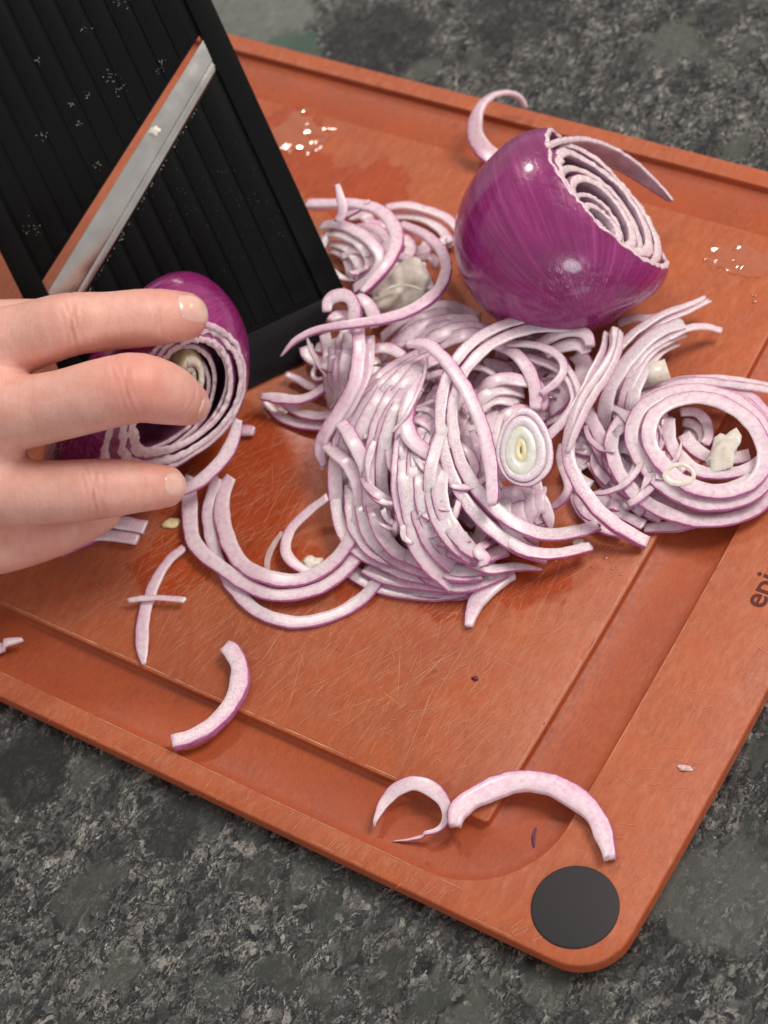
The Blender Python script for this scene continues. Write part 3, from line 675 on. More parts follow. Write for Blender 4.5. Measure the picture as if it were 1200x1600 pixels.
bundle('H', [(430, 200), (520, 120), (640, 70), (780, 75)], [(560, 230), (640, 150), (740, 120), (850, 130)], 4, [1.9, 2.2, 2.3, 2.0], [2.0, 2.3, 2.4, 2.2], 50, 'arcs atop the middle heap below the whole onion', side=1, jit=4)
# crossing strips
sl('M', [(600, 260), (560, 340), (535, 440), (560, 520), (610, 560), (640, 600)], [2.5, 2.6, 2.6, 2.6, 2.5], [10, 48, 54, 56, 50, 20], 'leaf-like translucent strip crossing the left shoulder', side=1, th=.1)
sl('M', [(620, 200), (600, 290), (540, 420), (480, 490)], [2.5, 2.7, 2.7, 2.6], [8, 14, 18, 10], 'hair-thin sliver crossing the left shoulder', th=.05)
# long twin C arcs across the middle
sl('M', [(1190, 38), (1010, 45), (880, 85), (775, 155), (705, 250), (675, 350), (668, 450), (683, 560), (722, 680), (795, 795), (885, 885), (985, 950), (1085, 985)], [2.5, 2.7, 2.9, 2.95, 2.9, 2.8, 2.7, 2.6, 2.4, 2.0, 1.6, 1.1, .6], [40, 40, 42, 42, 42, 40, 38, 40, 42, 44, 46, 46, 44], 'outer of the two long C-shaped strips over the middle of the heap', side=-1)
sl('M', [(1195, 78), (1040, 82), (915, 118), (812, 190), (748, 275), (720, 370), (718, 470), (740, 580), (795, 690), (873, 778), (965, 848), (1065, 888), (1190, 880), (1290, 850)], [2.4, 2.6, 2.8, 2.85, 2.8, 2.7, 2.6, 2.5, 2.3, 2.0, 1.6, 1.1, .7, .5], [42, 42, 44, 44, 42, 40, 40, 42, 46, 48, 50, 52, 52, 46], 'inner of the two long C-shaped strips over the middle of the heap', side=-1)
sl('M', [(760, 720), (830, 820), (920, 905), (1010, 955), (1110, 965), (1210, 945), (1260, 935)], [1.7, 1.6, 1.3, 1.0, .7, .5], [44, 46, 46, 44, 42, 38], 'frosted strip ending at the front right beside the C-shaped pair', side=-1)
sl('M', [(540, 145), (610, 140), (670, 185), (735, 265), (790, 360), (835, 470), (862, 580), (873, 680), (875, 770)], [2.7, 2.9, 3.0, 3.05, 3.05, 3.0, 2.9, 2.7, 2.5], [20, 40, 46, 46, 46, 46, 46, 42, 36], 'top strip crossing over the C-shaped pair in the middle of the heap', side=1, th=.2)
# right hand arcs of the middle heap
bundle('M', [(800, 350), (860, 290), (950, 275), (1040, 300)], [(760, 520), (800, 420), (880, 355), (990, 385)], 3, [2.2, 2.4, 2.4, 2.1], [2.0, 2.2, 2.2, 2.0], 54, 'three short pale arcs right of the crossing strip', side=1)
sl('M', [(830, 130), (930, 160), (1000, 220), (1040, 310), (1045, 400)], [2.0, 2.2, 2.3, 2.2, 2.0], [40, 44, 46, 46, 40], 'strip arching right behind the C-shaped pair', side=1)
sl('M', [(930, 140), (1050, 150), (1130, 185), (1155, 245), (1120, 300), (1060, 340)], [2.3, 2.4, 2.4, 2.3, 2.2], [30, 34, 34, 30, 28, 20], 'purple-rimmed hook left of the twisted strands', side=1, roll=[10, 20, 40, 40])
sl('M', [(1000, 190), (1110, 230), (1180, 290), (1195, 370), (1150, 440), (1090, 500)], [2.0, 2.1, 2.2, 2.1, 1.9], [34, 38, 38, 34, 30, 22], 'second purple-rimmed hook just below the first', side=1, roll=[10, 25, 40, 35])
bundle('Q', [(120, 470), (190, 470), (250, 490), (240, 560), (180, 620)], [(120, 560), (180, 560), (230, 580), (220, 630), (160, 670)], 3, [1.8, 1.8, 1.7], [1.5, 1.5, 1.4], 44, 'three little pale arcs behind the yellow heart slice', side=1)
bundle('M', [(870, 520), (900, 440), (980, 400), (1050, 430)], [(900, 640), (860, 560), (800, 620), (770, 560)], 3, [1.7, 1.9, 1.9], [1.6, 1.7, 1.7], 60, 'three dull strips under the yellow heart slice')
# strips in the centre bottom
sl('Q', [(235, 760), (225, 840), (262, 930), (258, 1000), (205, 1050), (170, 1060)], [1.2, 1.1, 1.0, .9, .8], [30, 34, 36, 38, 38, 20], 'bent strip framing the small gap right of the heart slice', side=1)
sl('Q', [(150, 860), (110, 900), (120, 980), (155, 1050), (175, 1110), (182, 1165)], [1.6, 1.5, 1.3, 1.1, .9, .6], [30, 40, 44, 52, 50, 12], 'kinked strip with a pointed end below the heart slice', side=-1)
bundle('Q', [(0, 1050), (50, 1040), (110, 1050), (170, 1080)], [(0, 1150), (60, 1130), (120, 1120), (170, 1130)], 3, [1.2, 1.2, .9], [.8, .8, .7], 46, 'three crumpled strips under the kinked one', side=1)
sl('Q', [(-60, 980), (-20, 1010), (60, 1000)], [1.6], [60, 80, 60], 'crumpled white bit between the heart slice and the C-shaped pair', th=.2)
sl('M', [(490, 870), (500, 830), (530, 850), (520, 900), (560, 920)], [1.9, 2.1, 2.1, 1.9], [16, 22, 24, 20, 14], 'tiny knotted scrap on the front of the heap', th=.08)
sl('M', [(860, 920), (820, 950), (850, 990), (820, 1010)], [1.3, 1.4, 1.3], [30, 44, 40, 20], 'scrap of thin white flesh on the front right of the heap', th=.08)

# ---- twisted strands between the two heaps
sl('Q', [(478, 225), (472, 320), (410, 430), (330, 540), (283, 660), (262, 790), (285, 890), (345, 1000), (425, 1095), (530, 1172), (632, 1225)], [2.6, 2.6, 2.6, 2.5, 2.3, 2.1, 1.9, 1.5, 1.1, .6, .2], [36, 40, 40, 44, 50, 54, 56, 58, 60, 60, 58], 'long S-shaped strip between the two heaps ending in a square-cut tip', side=-1, th=.22, roll=[60, 55, 50, 40, 20, 5, 0, 0, 0])
sl('Q', [(508, 235), (500, 330), (440, 450), (365, 560), (305, 690), (262, 800)], [2.6, 2.7, 2.75, 2.7, 2.5, 2.2], [30, 34, 36, 36, 34, 24], 'glossy purple strand twisting beside the S-shaped strip', side=1, roll=[60, 70, 60, 60], mats=[M_sl, M_so])
sl('Q', [(440, 240), (425, 330), (370, 430), (310, 560), (240, 660), (170, 730), (130, 800)], [2.4, 2.4, 2.4, 2.3, 2.2, 2.0], [24, 30, 34, 34, 34, 30, 24], 'thin strand peeling off left of the S-shaped strip', side=1, roll=[50, 45, 30])
sl('Q', [(250, 390), (300, 470), (318, 550), (290, 620), (230, 680), (170, 720)], [2.2, 2.3, 2.3, 2.2, 2.1], [26, 30, 32, 32, 28, 18], 'purple-backed strand looping behind the heart slice', side=1, roll=[20, 40, 50])
sl('Q', [(110, 300), (200, 250), (280, 225), (350, 240), (370, 300)], [2.0, 2.3, 2.4, 2.4, 2.3], [40, 50, 54, 54, 44], 'pale strip bent under the near end of the whole onion', side=1, th=.16)
sl('Q', [(160, 340), (240, 300), (320, 290), (350, 330)], [1.9, 2.1, 2.2, 2.1], [50, 60, 60, 50], 'second pale strip under the near end of the whole onion', side=1)
sl('Q', [(300, 340), (340, 380), (330, 470), (290, 520)], [1.5], [70, 80, 70], 'broad greyish strip in the dip under the whole onion', th=.1)

# ---- right heap: strands fanning to the far side
bundle('Q', [(430, 720), (440, 560), (500, 430), (590, 310), (690, 235), (800, 195)], [(545, 700), (560, 560), (590, 440), (650, 350), (730, 300), (812, 262)], 4, [.8, 1.3, 1.6, 1.6, 1.4], [.9, 1.2, 1.3, 1.1, .8], 58, 'strips sweeping up from the right heap', side=1)
sl('Q', [(540, 380), (640, 300), (740, 255), (830, 215), (910, 212), (982, 232)], [1.3, 1.3, 1.2, 1.0, .7, .4], [40, 44, 40, 34, 34, 28], 'strip with a ragged hooked end reaching farthest right beside the whole onion', side=1)
sl('Q', [(480, 330), (560, 250), (650, 185), (760, 130), (850, 100), (905, 72)], [1.5, 1.5, 1.4, 1.2, 1.0, .8], [40, 40, 36, 30, 24, 16], 'upper of two thin straight strands pointing away past the whole onion', side=1)
sl('Q', [(540, 280), (640, 215), (740, 170), (840, 130), (925, 92)], [1.2, 1.2, 1.1, .9, .7], [36, 38, 34, 28, 22], 'lower of two thin straight strands pointing away past the whole onion', side=1)
sl('Q', [(500, 200), (570, 170), (660, 175), (740, 150)], [1.0], [40, 44, 40], 'shaded strip under the edge of the whole onion')
# wide stacked rings
bundle('Q', [(345, 700), (370, 830), (450, 960), (570, 1050), (700, 1110)], [(330, 560), (400, 700), (470, 820), (560, 930), (640, 1000)], 4, [.3, .3, .25, .2], [.8, .8, .7, .6], 62, 'four strips lying under the big ring on its left', side=-1)
bundle('Q', [(285, 960), (330, 1080), (420, 1150), (520, 1180)], [(380, 960), (470, 1060), (570, 1120), (640, 1150)], 2, [.2], [.3], 56, 'two low strips under the square-cut strand', side=-1)
sl('Q', [(620, 1160), (700, 1155), (780, 1150), (860, 1140)], [.12], [44, 52, 48, 30], 'flat strip end peeking out below the big ring', side=-1)
sl('Q', [(1230, 512), (1120, 495), (1000, 480), (880, 468), (770, 485), (655, 530), (550, 600), (482, 690), (465, 790), (500, 895), (570, 990), (680, 1065), (800, 1108), (920, 1128), (1040, 1112), (1150, 1060), (1230, 985)], [.5, .55, .6, .7, .8, .9, 1.0, 1.0, .95, .85, .75, .6, .5, .45, .45, .45], [30, 32, 34, 38, 44, 50, 52, 54, 56, 58, 60, 60, 60, 60, 58, 54], 'widest onion ring of the right heap with a tail running off to the right')
sl('Q', [(1215, 488), (1120, 470), (1000, 455), (880, 450), (770, 462), (650, 505), (560, 560)], [.35, .4, .45, .5, .55, .6], [22, 24, 26, 28, 28, 26], 'thin strip hugging the outside of the widest ring')
def ring(fr, pts, z, wpx, label, **kw):
    p = list(pts); z = list(z); z[-1] = z[0]; return sl(fr, p + [p[0]], z, wpx, label, closed=True, **kw)
ring('Q', [(560, 700), (600, 600), (690, 535), (800, 508), (930, 515), (1050, 555), (1150, 640), (1215, 760), (1215, 880), (1150, 985), (1030, 1040), (890, 1045), (750, 990), (640, 890), (575, 790)], [1.3, 1.3, 1.2, 1.1, 1.0, 1.0, .9, .8, .8, .9, 1.1, 1.3], 60, 'second ring in from the outside of the right heap')
ring('Q', [(640, 700), (670, 620), (740, 570), (830, 545), (930, 550), (1030, 590), (1120, 660), (1175, 760), (1180, 860), (1130, 940), (1030, 985), (920, 985), (800, 940), (700, 850), (650, 770)], [1.5, 1.5, 1.4, 1.3, 1.2, 1.1, 1.1, 1.0, 1.0, 1.1, 1.3, 1.5], 64, 'innermost full ring framing the hole of the right heap')
ring('Q', [(520, 640), (600, 550), (720, 490), (880, 478), (1040, 505), (1160, 590), (1240, 720), (1235, 900), (1150, 1030), (1000, 1095), (830, 1085), (690, 1020), (590, 920), (525, 790)], [.6, .6, .55, .5, .4, .35, .3, .3, .3, .35, .4, .5, .6], 64, 'low flat ring lying beneath the big stacked rings, seen between them')
ring('Q', [(600, 690), (650, 590), (760, 530), (900, 515), (1050, 545), (1150, 625), (1200, 740), (1200, 860), (1140, 960), (1010, 1015), (870, 1010), (750, 950), (650, 860), (605, 780)], [.9, .9, .8, .7, .6, .55, .5, .5, .5, .6, .7, .8, .9], 60, 'hidden middle ring between the second and the innermost ring of the right heap')
bundle('Q', [(735, 640), (735, 730), (780, 820), (870, 890), (990, 905), (1110, 880), (1180, 830)], [(785, 640), (800, 710), (850, 780), (930, 825), (1030, 830), (1110, 810), (1170, 780)], 2, [.9, .8, .8, .7], [.6, .5, .5, .5], 58, 'two arcs lying in the hole of the right rings', side=-1)
bundle('Q', [(785, 610), (860, 610), (915, 660), (925, 730), (900, 770)], [(810, 700), (850, 710), (870, 740), (870, 765)], 3, [.5, .5, .4], [.2, .2, .2], 44, 'three little arcs in the shade inside the rings', side=1)
bundle('Q', [(700, 960), (820, 1030), (950, 1060), (1080, 1020), (1190, 940)], [(760, 900), (860, 960), (960, 980), (1070, 950), (1150, 890)], 2, [.6], [.8], 50, 'two arcs along the near side of the rings', side=-1)

# ---- strips buried in the heaps (seen only through the gaps)
def fill(fr, cx, cy, rx, ry, n, z0, z1, r0, r1, seed, lab, grp):
    rr = random.Random(seed); ox, oy, k = FR[fr]
    for i in range(n):
        a = rr.uniform(0, 6.283); q = math.sqrt(rr.random())
        z = rr.uniform(z0, z1) * (1 - .7 * q * q) + .1
        c = at(ox + k * (cx + rx * q * math.cos(a)), oy + k * (cy + ry * q * math.sin(a)), z)
        R_ = rr.uniform(r0, r1) * (1 - .45 * q); st = rr.uniform(0, 6.283); sp = rr.uniform(1.6, 3.6); e = rr.uniform(.6, 1)
        ph = rr.uniform(0, 3.14); P = []
        for j in range(8):
            t_ = st + sp * (j / 7 - .5); x, y = R_ * math.cos(t_), R_ * e * math.sin(t_)
            P.append((c[0] + x * math.cos(ph) - y * math.sin(ph), c[1] + x * math.sin(ph) + y * math.cos(ph), max(.1, z + rr.uniform(-.1, .1))))
        P = np.array(P); 
        strip(P, rr.uniform(.42, .58), label=lab, group=grp, step=.16)
fill('M', 660, 620, 250, 330, 60, .1, 1.9, .7, 1.9, 1, 'onion strip buried in the middle heap, showing only through gaps', 'strips buried in the middle heap')
fill('T', 560, 480, 230, 200, 16, .1, 1.3, .6, 1.4, 2, 'onion strip buried in the nest beside the slicer', 'strips buried in the nest beside the slicer')
fill('Q', 500, 800, 150, 270, 24, .1, .7, .7, 1.6, 3, 'onion strip buried low in the right heap', 'strips buried in the right heap')
fill('M', 950, 330, 200, 220, 22, .3, 1.7, .7, 1.5, 4, 'onion strip buried near the whole onion', 'strips buried beside the whole onion')
fill('M', 320, 170, 120, 90, 8, .6, 1.9, .6, 1.2, 5, 'onion strip buried under the draped strips', 'strips buried under the draped strips')

def drape(fr, cx, cy, rx, ry, zt, n, seed, lab, grp, r0=70, r1=190):
    """thin long strips lying over the top of a heap, following its rounded height"""
    rr = random.Random(seed)
    for i in range(n):
        a = rr.uniform(0, 6.283); q = rr.uniform(.1, .75); R_ = rr.uniform(r0, r1); st = a + rr.uniform(-.9, .9); sp = rr.uniform(1.0, 2.3)
        ex = rr.uniform(.75, 1.1); mx, my = cx + rx * q * math.cos(a) - R_ * math.cos(st), cy + ry * q * math.sin(a) - R_ * math.sin(st)
        pts = []; zz = []
        for j in range(9):
            t_ = st + sp * (j / 8 - .5); x, y = mx + R_ * ex * math.cos(t_), my + R_ * math.sin(t_)
            h = 1 - ((x - cx) / rx) ** 2 - ((y - cy) / ry) ** 2; pts.append((x, y)); zz.append(max(.08, zt * math.sqrt(max(h, 0)) + .10 + .12 * math.sin(j * .8 + i)))
        P = trace(fr, pts, zz); w = rr.uniform(.17, .34)
        strip(P, [w * .7, w, w, w * .8], th=rr.uniform(.05, .09), label=lab, group=grp, step=.13, taper=(rr.choice([0, 0, .8]), rr.choice([0, .6])))
drape('M', 650, 560, 420, 500, 2.35, 34, 51, 'fine narrow onion strand draped over the middle heap', 'fine strands draped over the middle heap')
drape('Q', 560, 760, 430, 420, .95, 12, 52, 'fine narrow onion strand draped over the right heap', 'fine strands draped over the right heap', 110, 260)
drape('T', 500, 430, 260, 230, 1.9, 9, 53, 'fine narrow onion strand lying over the nest beside the slicer', 'fine strands over the nest beside the slicer', 60, 130)
# ---- discs, cores and small bits
def blobmesh(name, c, rx, ry, rz, ang, mat, label, cat, rough=.12, tilt=(0, 0), seed=0, n=20, origin=None, parent=None):
    V = []; F = []; ca, sa = math.cos(ang), math.sin(ang)
    for j in range(n // 2 + 1):
        th = math.pi * j / (n // 2)
        for i in range(n):
            ph = 2 * math.pi * i / n; x, y, z = math.sin(th) * math.cos(ph), math.sin(th) * math.sin(ph), math.cos(th)
            k_ = 1 + rough * mnoise.noise(Vector((x * 1.5 + seed, y * 1.5, z * 1.5)))
            x, y, z = x * rx * k_, y * ry * k_, z * rz * k_
            z += x * tilt[0] + y * tilt[1]
            V.append((c[0] + x * ca - y * sa, c[1] + x * sa + y * ca, c[2] + z))
    for j in range(n // 2):
        for i in range(n): a = j * n + i; b = j * n + (i + 1) % n; F.append((a, a + n, b + n, b))
    o = add_mesh(name, V, F, mat, parent=parent)
    if label: tag(o, label, cat)
    return o
P = at(622, 452, 1.0)
blobmesh('onion_core', P, 1.35, 1.05, .42, .4, M_corepale, 'large pale greenish-white onion core piece beside the slicer nest', 'onion core', .75, (.12, .1), 3, 40)
strip(trace('A', [(590, 462), (610, 448), (640, 446), (662, 455)], [1.62, 1.72, 1.75, 1.66]), .10, th=.05, label='thin curved sliver on top of the pale core', mats=[M_corepale, M_corepale])
# heart slice with nested ovals
def annulus(name, c, U, W, N, ao, bo, ai, bi, th, mats, parent, off=(0, 0), n=44, seed=0, tw=0.0):
    """flat closed ring in the plane (U, W): outer half-axes ao, bo, inner ai, bi, thickness th along N"""
    V = []; UV = []; F = []; MI = []
    prof = [(0, -.5), (0, .5), (.5, .56), (.93, .5), (1, .2), (1, -.4)]
    for i in range(n):
        t_ = 2 * math.pi * i / n; wv = 1 + .05 * mnoise.noise(Vector((math.cos(t_) * 1.5 + seed, math.sin(t_) * 1.5, seed)))
        for q, hgt in prof:
            a_, b_ = (ai + (ao - ai) * q) * wv, (bi + (bo - bi) * q) * wv
            x = a_ * math.cos(t_) * (1 - .14 * math.sin(t_)) + off[0] * (1 - q); y = b_ * math.sin(t_) + off[1] * (1 - q)
            V.append(c + U * x + W * y + N * (hgt * th + tw * math.cos(2 * t_ + seed))); UV.append((q, t_ * 1.2))
    K = len(prof)
    for i in range(n):
        for k_ in range(K): j = (i + 1) % n; k2 = (k_ + 1) % K; F.append((i * K + k_, i * K + k2, j * K + k2, j * K + k_)); MI.append(1 if k_ in (4,) else 0)
    return add_mesh(name, V, F, None, mats=mats, midx=MI, uv=UV, parent=parent)
hp = at(820, 699, 2.85)
RI_, DN_, VW_ = CR[0], CR[1], -CR[2]
hN = VW_ + np.array([-.05, .1, .35]); hN /= np.linalg.norm(hN)
hU = RI_ - hN * (RI_ @ hN); hU /= np.linalg.norm(hU); hW = np.cross(hN, hU)
heart = empty('heart_slice', hp - np.array([0, 0, .5])); tag(heart, 'oval onion heart slice with a yellow centre on top of the heap', 'onion slice')
annulus('heart_ring', hp, hU, hW, hN, .86, 1.22, .70, 1.04, .13, [M_sl, M_so], heart, (-.05, -.05), seed=1, tw=.04)
annulus('heart_ring', hp - hU * .05 - hW * .05 + hN * .03, hU, hW, hN, .72, 1.05, .44, .76, .12, [M_sl, M_so], heart, (-.06, -.04), seed=2, tw=.03)
annulus('heart_flesh', hp - hU * .12 - hW * .10 + hN * .06, hU, hW, hN, .48, .78, .16, .34, .06, [M_corepale, M_so], heart, (0, 0), seed=3)
annulus('yellow_heart', hp - hU * .12 - hW * .10 + hN * .05, hU, hW, hN, .19, .38, .03, .12, .08, [M_core, M_core], heart, (0, 0), seed=4)
annulus('heart_flesh', hp - hN * .05, hU, hW, hN, .80, 1.15, .01, .02, .05, [M_sl, M_sl], heart, (0, 0), seed=5)
# small hollow ring and pale chunks on the right heap
rp = at(1061, 741, 1.75)
ro = annulus('small_onion_ring', rp, hU, hW, hN,   .50, .37, .34, .22, .06, [M_corepale, M_corepale], None, (.03, .02), seed=7)
tag(ro, 'small white hollow ring lying on the right-hand onion rings', 'onion ring')
ro2 = blobmesh('onion_chunk', at(1130, 706, 1.05), .40, .66, .09, math.radians(-8), M_corepale, 'pale waxy oval chunk standing in the hole of the right rings', 'onion piece', .55, (0, .4), 8)
# half pipe of pale flesh
V = []; F = []; c = at(1018, 586, .9); n_ = 14
ax = np.array([.75, .62, .12]); ax /= np.linalg.norm(ax); sx_ = np.cross(ax, [0, 0, 1.]); sx_ /= np.linalg.norm(sx_); uz = np.cross(sx_, ax)
for e in (-.55, .55):
    for rr in (.36, .27):
        for i in range(n_ + 1):
            a = math.radians(-20 + 220 * i / n_); V.append(c + ax * e + (sx_ * math.cos(a) + uz * math.sin(a)) * rr)
m1 = n_ + 1
for i in range(n_):
    F += [(i, i + 1, 2 * m1 + i + 1, 2 * m1 + i), (m1 + i, 3 * m1 + i, 3 * m1 + i + 1, m1 + i + 1), (i, m1 + i, m1 + i + 1, i + 1), (2 * m1 + i, 2 * m1 + i + 1, 3 * m1 + i + 1, 3 * m1 + i)]
F += [(0, 2 * m1, 3 * m1, m1), (n_, m1 + n_, 3 * m1 + n_, 2 * m1 + n_)]
o = add_mesh('onion_chunk', V, F, M_corepale); tag(o, 'pale rolled piece of onion at the far side of the right rings', 'onion piece')
blobmesh('onion_seed_leaf', at(268, 817, .06), .30, .20, .06, math.radians(30), M_core, 'small pale yellow oval bit lying under the ring finger', 'onion piece', .3, seed=5)
blobmesh('onion_crumb', at(905, 848, .30), .22, .16, .10, 0, M_corepale, 'white crumb of onion at the front right edge of the heap', 'onion crumb', .8, seed=6)
blobmesh('onion_crumb', at(1071, 1200, .03), .20, .10, .03, .3, M_wet, 'translucent flake on the right rim of the board', 'onion crumb', .6, seed=7)
blobmesh('onion_crumb', at(742, 1060, .03), .10, .07, .03, .3, M_dark, 'tiny dark red speck on the bare board in front of the heap', 'onion crumb', .6, seed=8)
blobmesh('onion_crumb', at(487, 880, .15), .34, .26, .14, .5, M_corepale, 'pale lump inside the teardrop loop', 'onion crumb', .6, seed=9)
blobmesh('onion_crumb', on_plane(241, 205, MA - mn * .03, mn), .19, .17, .10, .3, M_corepale, 'white lump of onion stuck on the steel blade', 'onion crumb', .5, (0, .3), 10)
# fine residue on the slicer and board, too small to count
V = []; F = []
def crumb(c, r):
    b = len(V)
    for d in ((1, 0, 0), (-.9, .2, 0), (0, 1, .1), (0, -1, 0), (0, 0, 1), (.1, 0, -1)):
        k_ = rs.uniform(.7, 1.0); V.append(c + np.array(d) * r * k_)
    for f in ((0, 2, 4), (2, 1, 4), (1, 3, 4), (3, 0, 4), (2, 0, 5), (1, 2, 5), (3, 1, 5), (0, 3, 5)): F.append(tuple(b + i for i in f))
rs = random.Random(11)
cl = [(132, 45, 6), (252, 98, 7), (175, 120, 12), (190, 140, 9), (110, 162, 4), (67, 212, 6), (155, 257, 6), (50, 355, 14), (138, 150, 5), (60, 95, 5), (188, 8, 9), (248, 110, 6), (125, 195, 5), (190, 370, 8), (180, 362, 7), (300, 300, 60), (330, 340, 50), (380, 260, 30), (420, 330, 40)]
for (x, y, r) in cl:
    for i in range(int(5 + r * (.9 if r > 20 else .8))):
        c = on_plane(x + rs.gauss(0, r * (.6 if r < 20 else 1)), y + rs.gauss(0, r * (.6 if r < 20 else 1)), MA - mn * .055, mn)
        crumb(c, rs.uniform(.005, .012) if r > 20 else rs.uniform(.008, .024))
for i in range(60):                                            # along the lower edge of the blade
    t_ = rs.uniform(.15, 1); c = on_plane(128 + (337 - 128) * (1 - t_) + 3, 466 + (112 - 466) * (1 - t_) + 3, MA - mn * .06, mn); crumb(c, rs.uniform(.01, .028))
o = add_mesh('onion_residue', V, F, M_corepale, smooth=False); tag(o, 'tiny wet onion crumbs scattered over the black slicer', 'onion residue', kind='stuff')

# ------------------------------------------------------------------ cut onions built from nested layers
RI, DN, VW = CR[0], CR[1], -CR[2]              # picture right, picture down, towards the viewer
def unit(v): v = np.asarray(v, float); return v / np.linalg.norm(v)
def shell(name, c, a, b, r0, A0, r1, A1, hf, mats, parent, rough=.03, seed=0, pole=None, clip=None, nphi=110, nth=44, low=0.0, defo=None, rimj=.03):
    """one layer: outer ellipsoid (lateral r0, axial A0) and inner (r1, A1) about axis a, open at the height hf(phi)"""
    m_ = np.cross(a, b); V = []; UV = []; K = []; F = []; MI = []
    rows = []
    def pt(r, A, th, ph):
        d = b * math.cos(ph) + m_ * math.sin(ph)
        return c - a * A * math.cos(th) + d * r * math.sin(th)
    hs = []
    for i in range(nphi):
        ph = 2 * math.pi * i / nphi
        hs.append(hf(ph) + rimj * (mnoise.noise(Vector((math.cos(ph) * 6 + seed, math.sin(ph) * 6, seed))) + .8 * mnoise.noise(Vector((math.cos(ph) * 17 + seed, math.sin(ph) * 17, 3)))))
    def addrow(fn, k):
        st = len(V)
        for i in range(nphi):
            ph = 2 * math.pi * i / nphi; p, extra = fn(i, ph); V.append(p); K.append(k)
        rows.append(st)
    for j in range(nth + 1):
        def fn(i, ph, j=j):
            tm = math.acos(max(-1, min(1, -hs[i] / A0))); t0 = low
            th = t0 + (tm - t0) * j / nth; p = pt(r0, A0, th, ph)
            if defo: p = defo(p)
            n_ = unit(p - c); k_ = 1 + rough * mnoise.noise(Vector(n_ * 1.3 + seed))
            return c + (p - c) * k_, 0
        addrow(fn, 0)
    nr = 5
    for j in range(1, nr):
        def fn(i, ph, j=j):
            f_ = j / nr
            o_ = V[rows[nth] + i]; tm = math.acos(max(-1, min(1, -hs[i] / A1))); q = pt(r1, A1, tm, ph)
            if defo: q = defo(q)
            n_ = unit(q - c); q = c + (q - c) * (1 + rough * mnoise.noise(Vector(n_ * 1.3 + seed)))
            p = o_ * (1 - f_) + q * f_ + a * (.045 * math.sin(math.pi * f_) + .05 * mnoise.noise(Vector((ph * 5, f_ * 3, seed))))
            return p, 0
        addrow(fn, j / nr)
    for j in range(nth // 2 + 1):
        def fn(i, ph, j=j):
            tm = math.acos(max(-1, min(1, -hs[i] / A1))); t1 = max(low, .9)
            th = tm + (t1 - tm) * j / (nth // 2); p = pt(r1, A1, th, ph)
            if defo: p = defo(p)
            n_ = unit(p - c); k_ = 1 + rough * mnoise.noise(Vector(n_ * 1.3 + seed))
            return c + (p - c) * k_, 0
        addrow(fn, 1)
    for q in range(len(rows) - 1):
        for i in range(nphi):
            j = (i + 1) % nphi; F.append((rows[q] + i, rows[q] + j, rows[q + 1] + j, rows[q + 1] + i))
            MI.append(0 if q < nth else 1 if q < nth + nr else 2)
    V = np.array(V)
    if clip is not None:
        P0, n_ = clip; d = (V - P0) @ n_; V -= np.outer(np.minimum(d, 0), n_)
    V[:, 2] = np.maximum(V[:, 2], .012)
    pole = unit(pole if pole is not None else a); e1 = unit(np.cross(pole, [.3, .2, .9])); e2 = np.cross(pole, e1)
    n_ = V - c; n_ = n_ / np.linalg.norm(n_, axis=1)[:, None]
    UV = np.c_[np.abs(np.arctan2(n_ @ e2, n_ @ e1)) / math.pi, np.arccos(np.clip(n_ @ pole, -1, 1)) / math.pi]
    o = add_mesh(name, V, F, None, mats=mats, midx=MI, uv=UV, attr={'k': K}, parent=parent)
    bm = bmesh.new(); bm.from_mesh(o.data); bmesh.ops.recalc_face_normals(bm, faces=bm.faces); bm.to_mesh(o.data); bm.free()
    return o

# whole onion with its top sliced away
def angd(a, b): return abs((a - b + math.pi) % (2 * math.pi) - math.pi)
oc = at(868, 370, 3.30); k1 = ppc(oc); R1_ = 159 / k1; AL = math.radians(59)
e_ = unit(.75 * RI - .66 * DN); a1 = unit(math.sin(AL) * e_ + math.cos(AL) * VW)
b1 = unit(.66 * RI + .75 * DN); b1 = unit(b1 - a1 * (b1 @ a1)); m1_ = np.cross(a1, b1)
fard = math.cos(AL) * e_ - math.sin(AL) * VW
farphi = math.atan2(fard @ m1_, fard @ b1); mf = unit(fard)
big = empty('red_onion', (oc[0], oc[1], .02)); tag(big, 'large glossy purple onion with its end sliced off, resting behind the heap', 'red onion')
root1 = unit(.22 * RI + .80 * DN + .50 * VW)
def swell(c, R_, pole, amt=.05):
    def f(p):
        n_ = unit(p - c); g = max(0, n_ @ pole); return p + n_ * R_ * amt * math.exp(-((1 - g) / .06))
    return f
h0 = .68 * R1_
sw = swell(oc, R1_, root1)
def flare(p):
    q = p - oc; hh = np.clip((q @ a1) / h0, 0, 1.15); s_ = hh * hh * (3 - 2 * min(hh, 1)); bb = q @ b1
    return sw(p) + b1 * bb * s_ * (.24 if bb > 0 else .10)
def h_outer(ph):
    return h0 - .22 * R1_ * math.exp(-(angd(ph, farphi) / 1.2) ** 4) - .03 * R1_ * math.exp(-(angd(ph, 0) / .5) ** 2)
shell('outer_layer', oc, a1, b1, R1_, R1_, R1_ * .945, R1_ * .975, h_outer, [M_skin, M_ring, M_inner], big, .012, 1, root1, low=0.0, defo=flare, rimj=.06)
fr_ = [(.885, .085), (.785, .105), (.62, .085), (.515, .095), (.365, .06), (.265, .08), (.12, .09)]
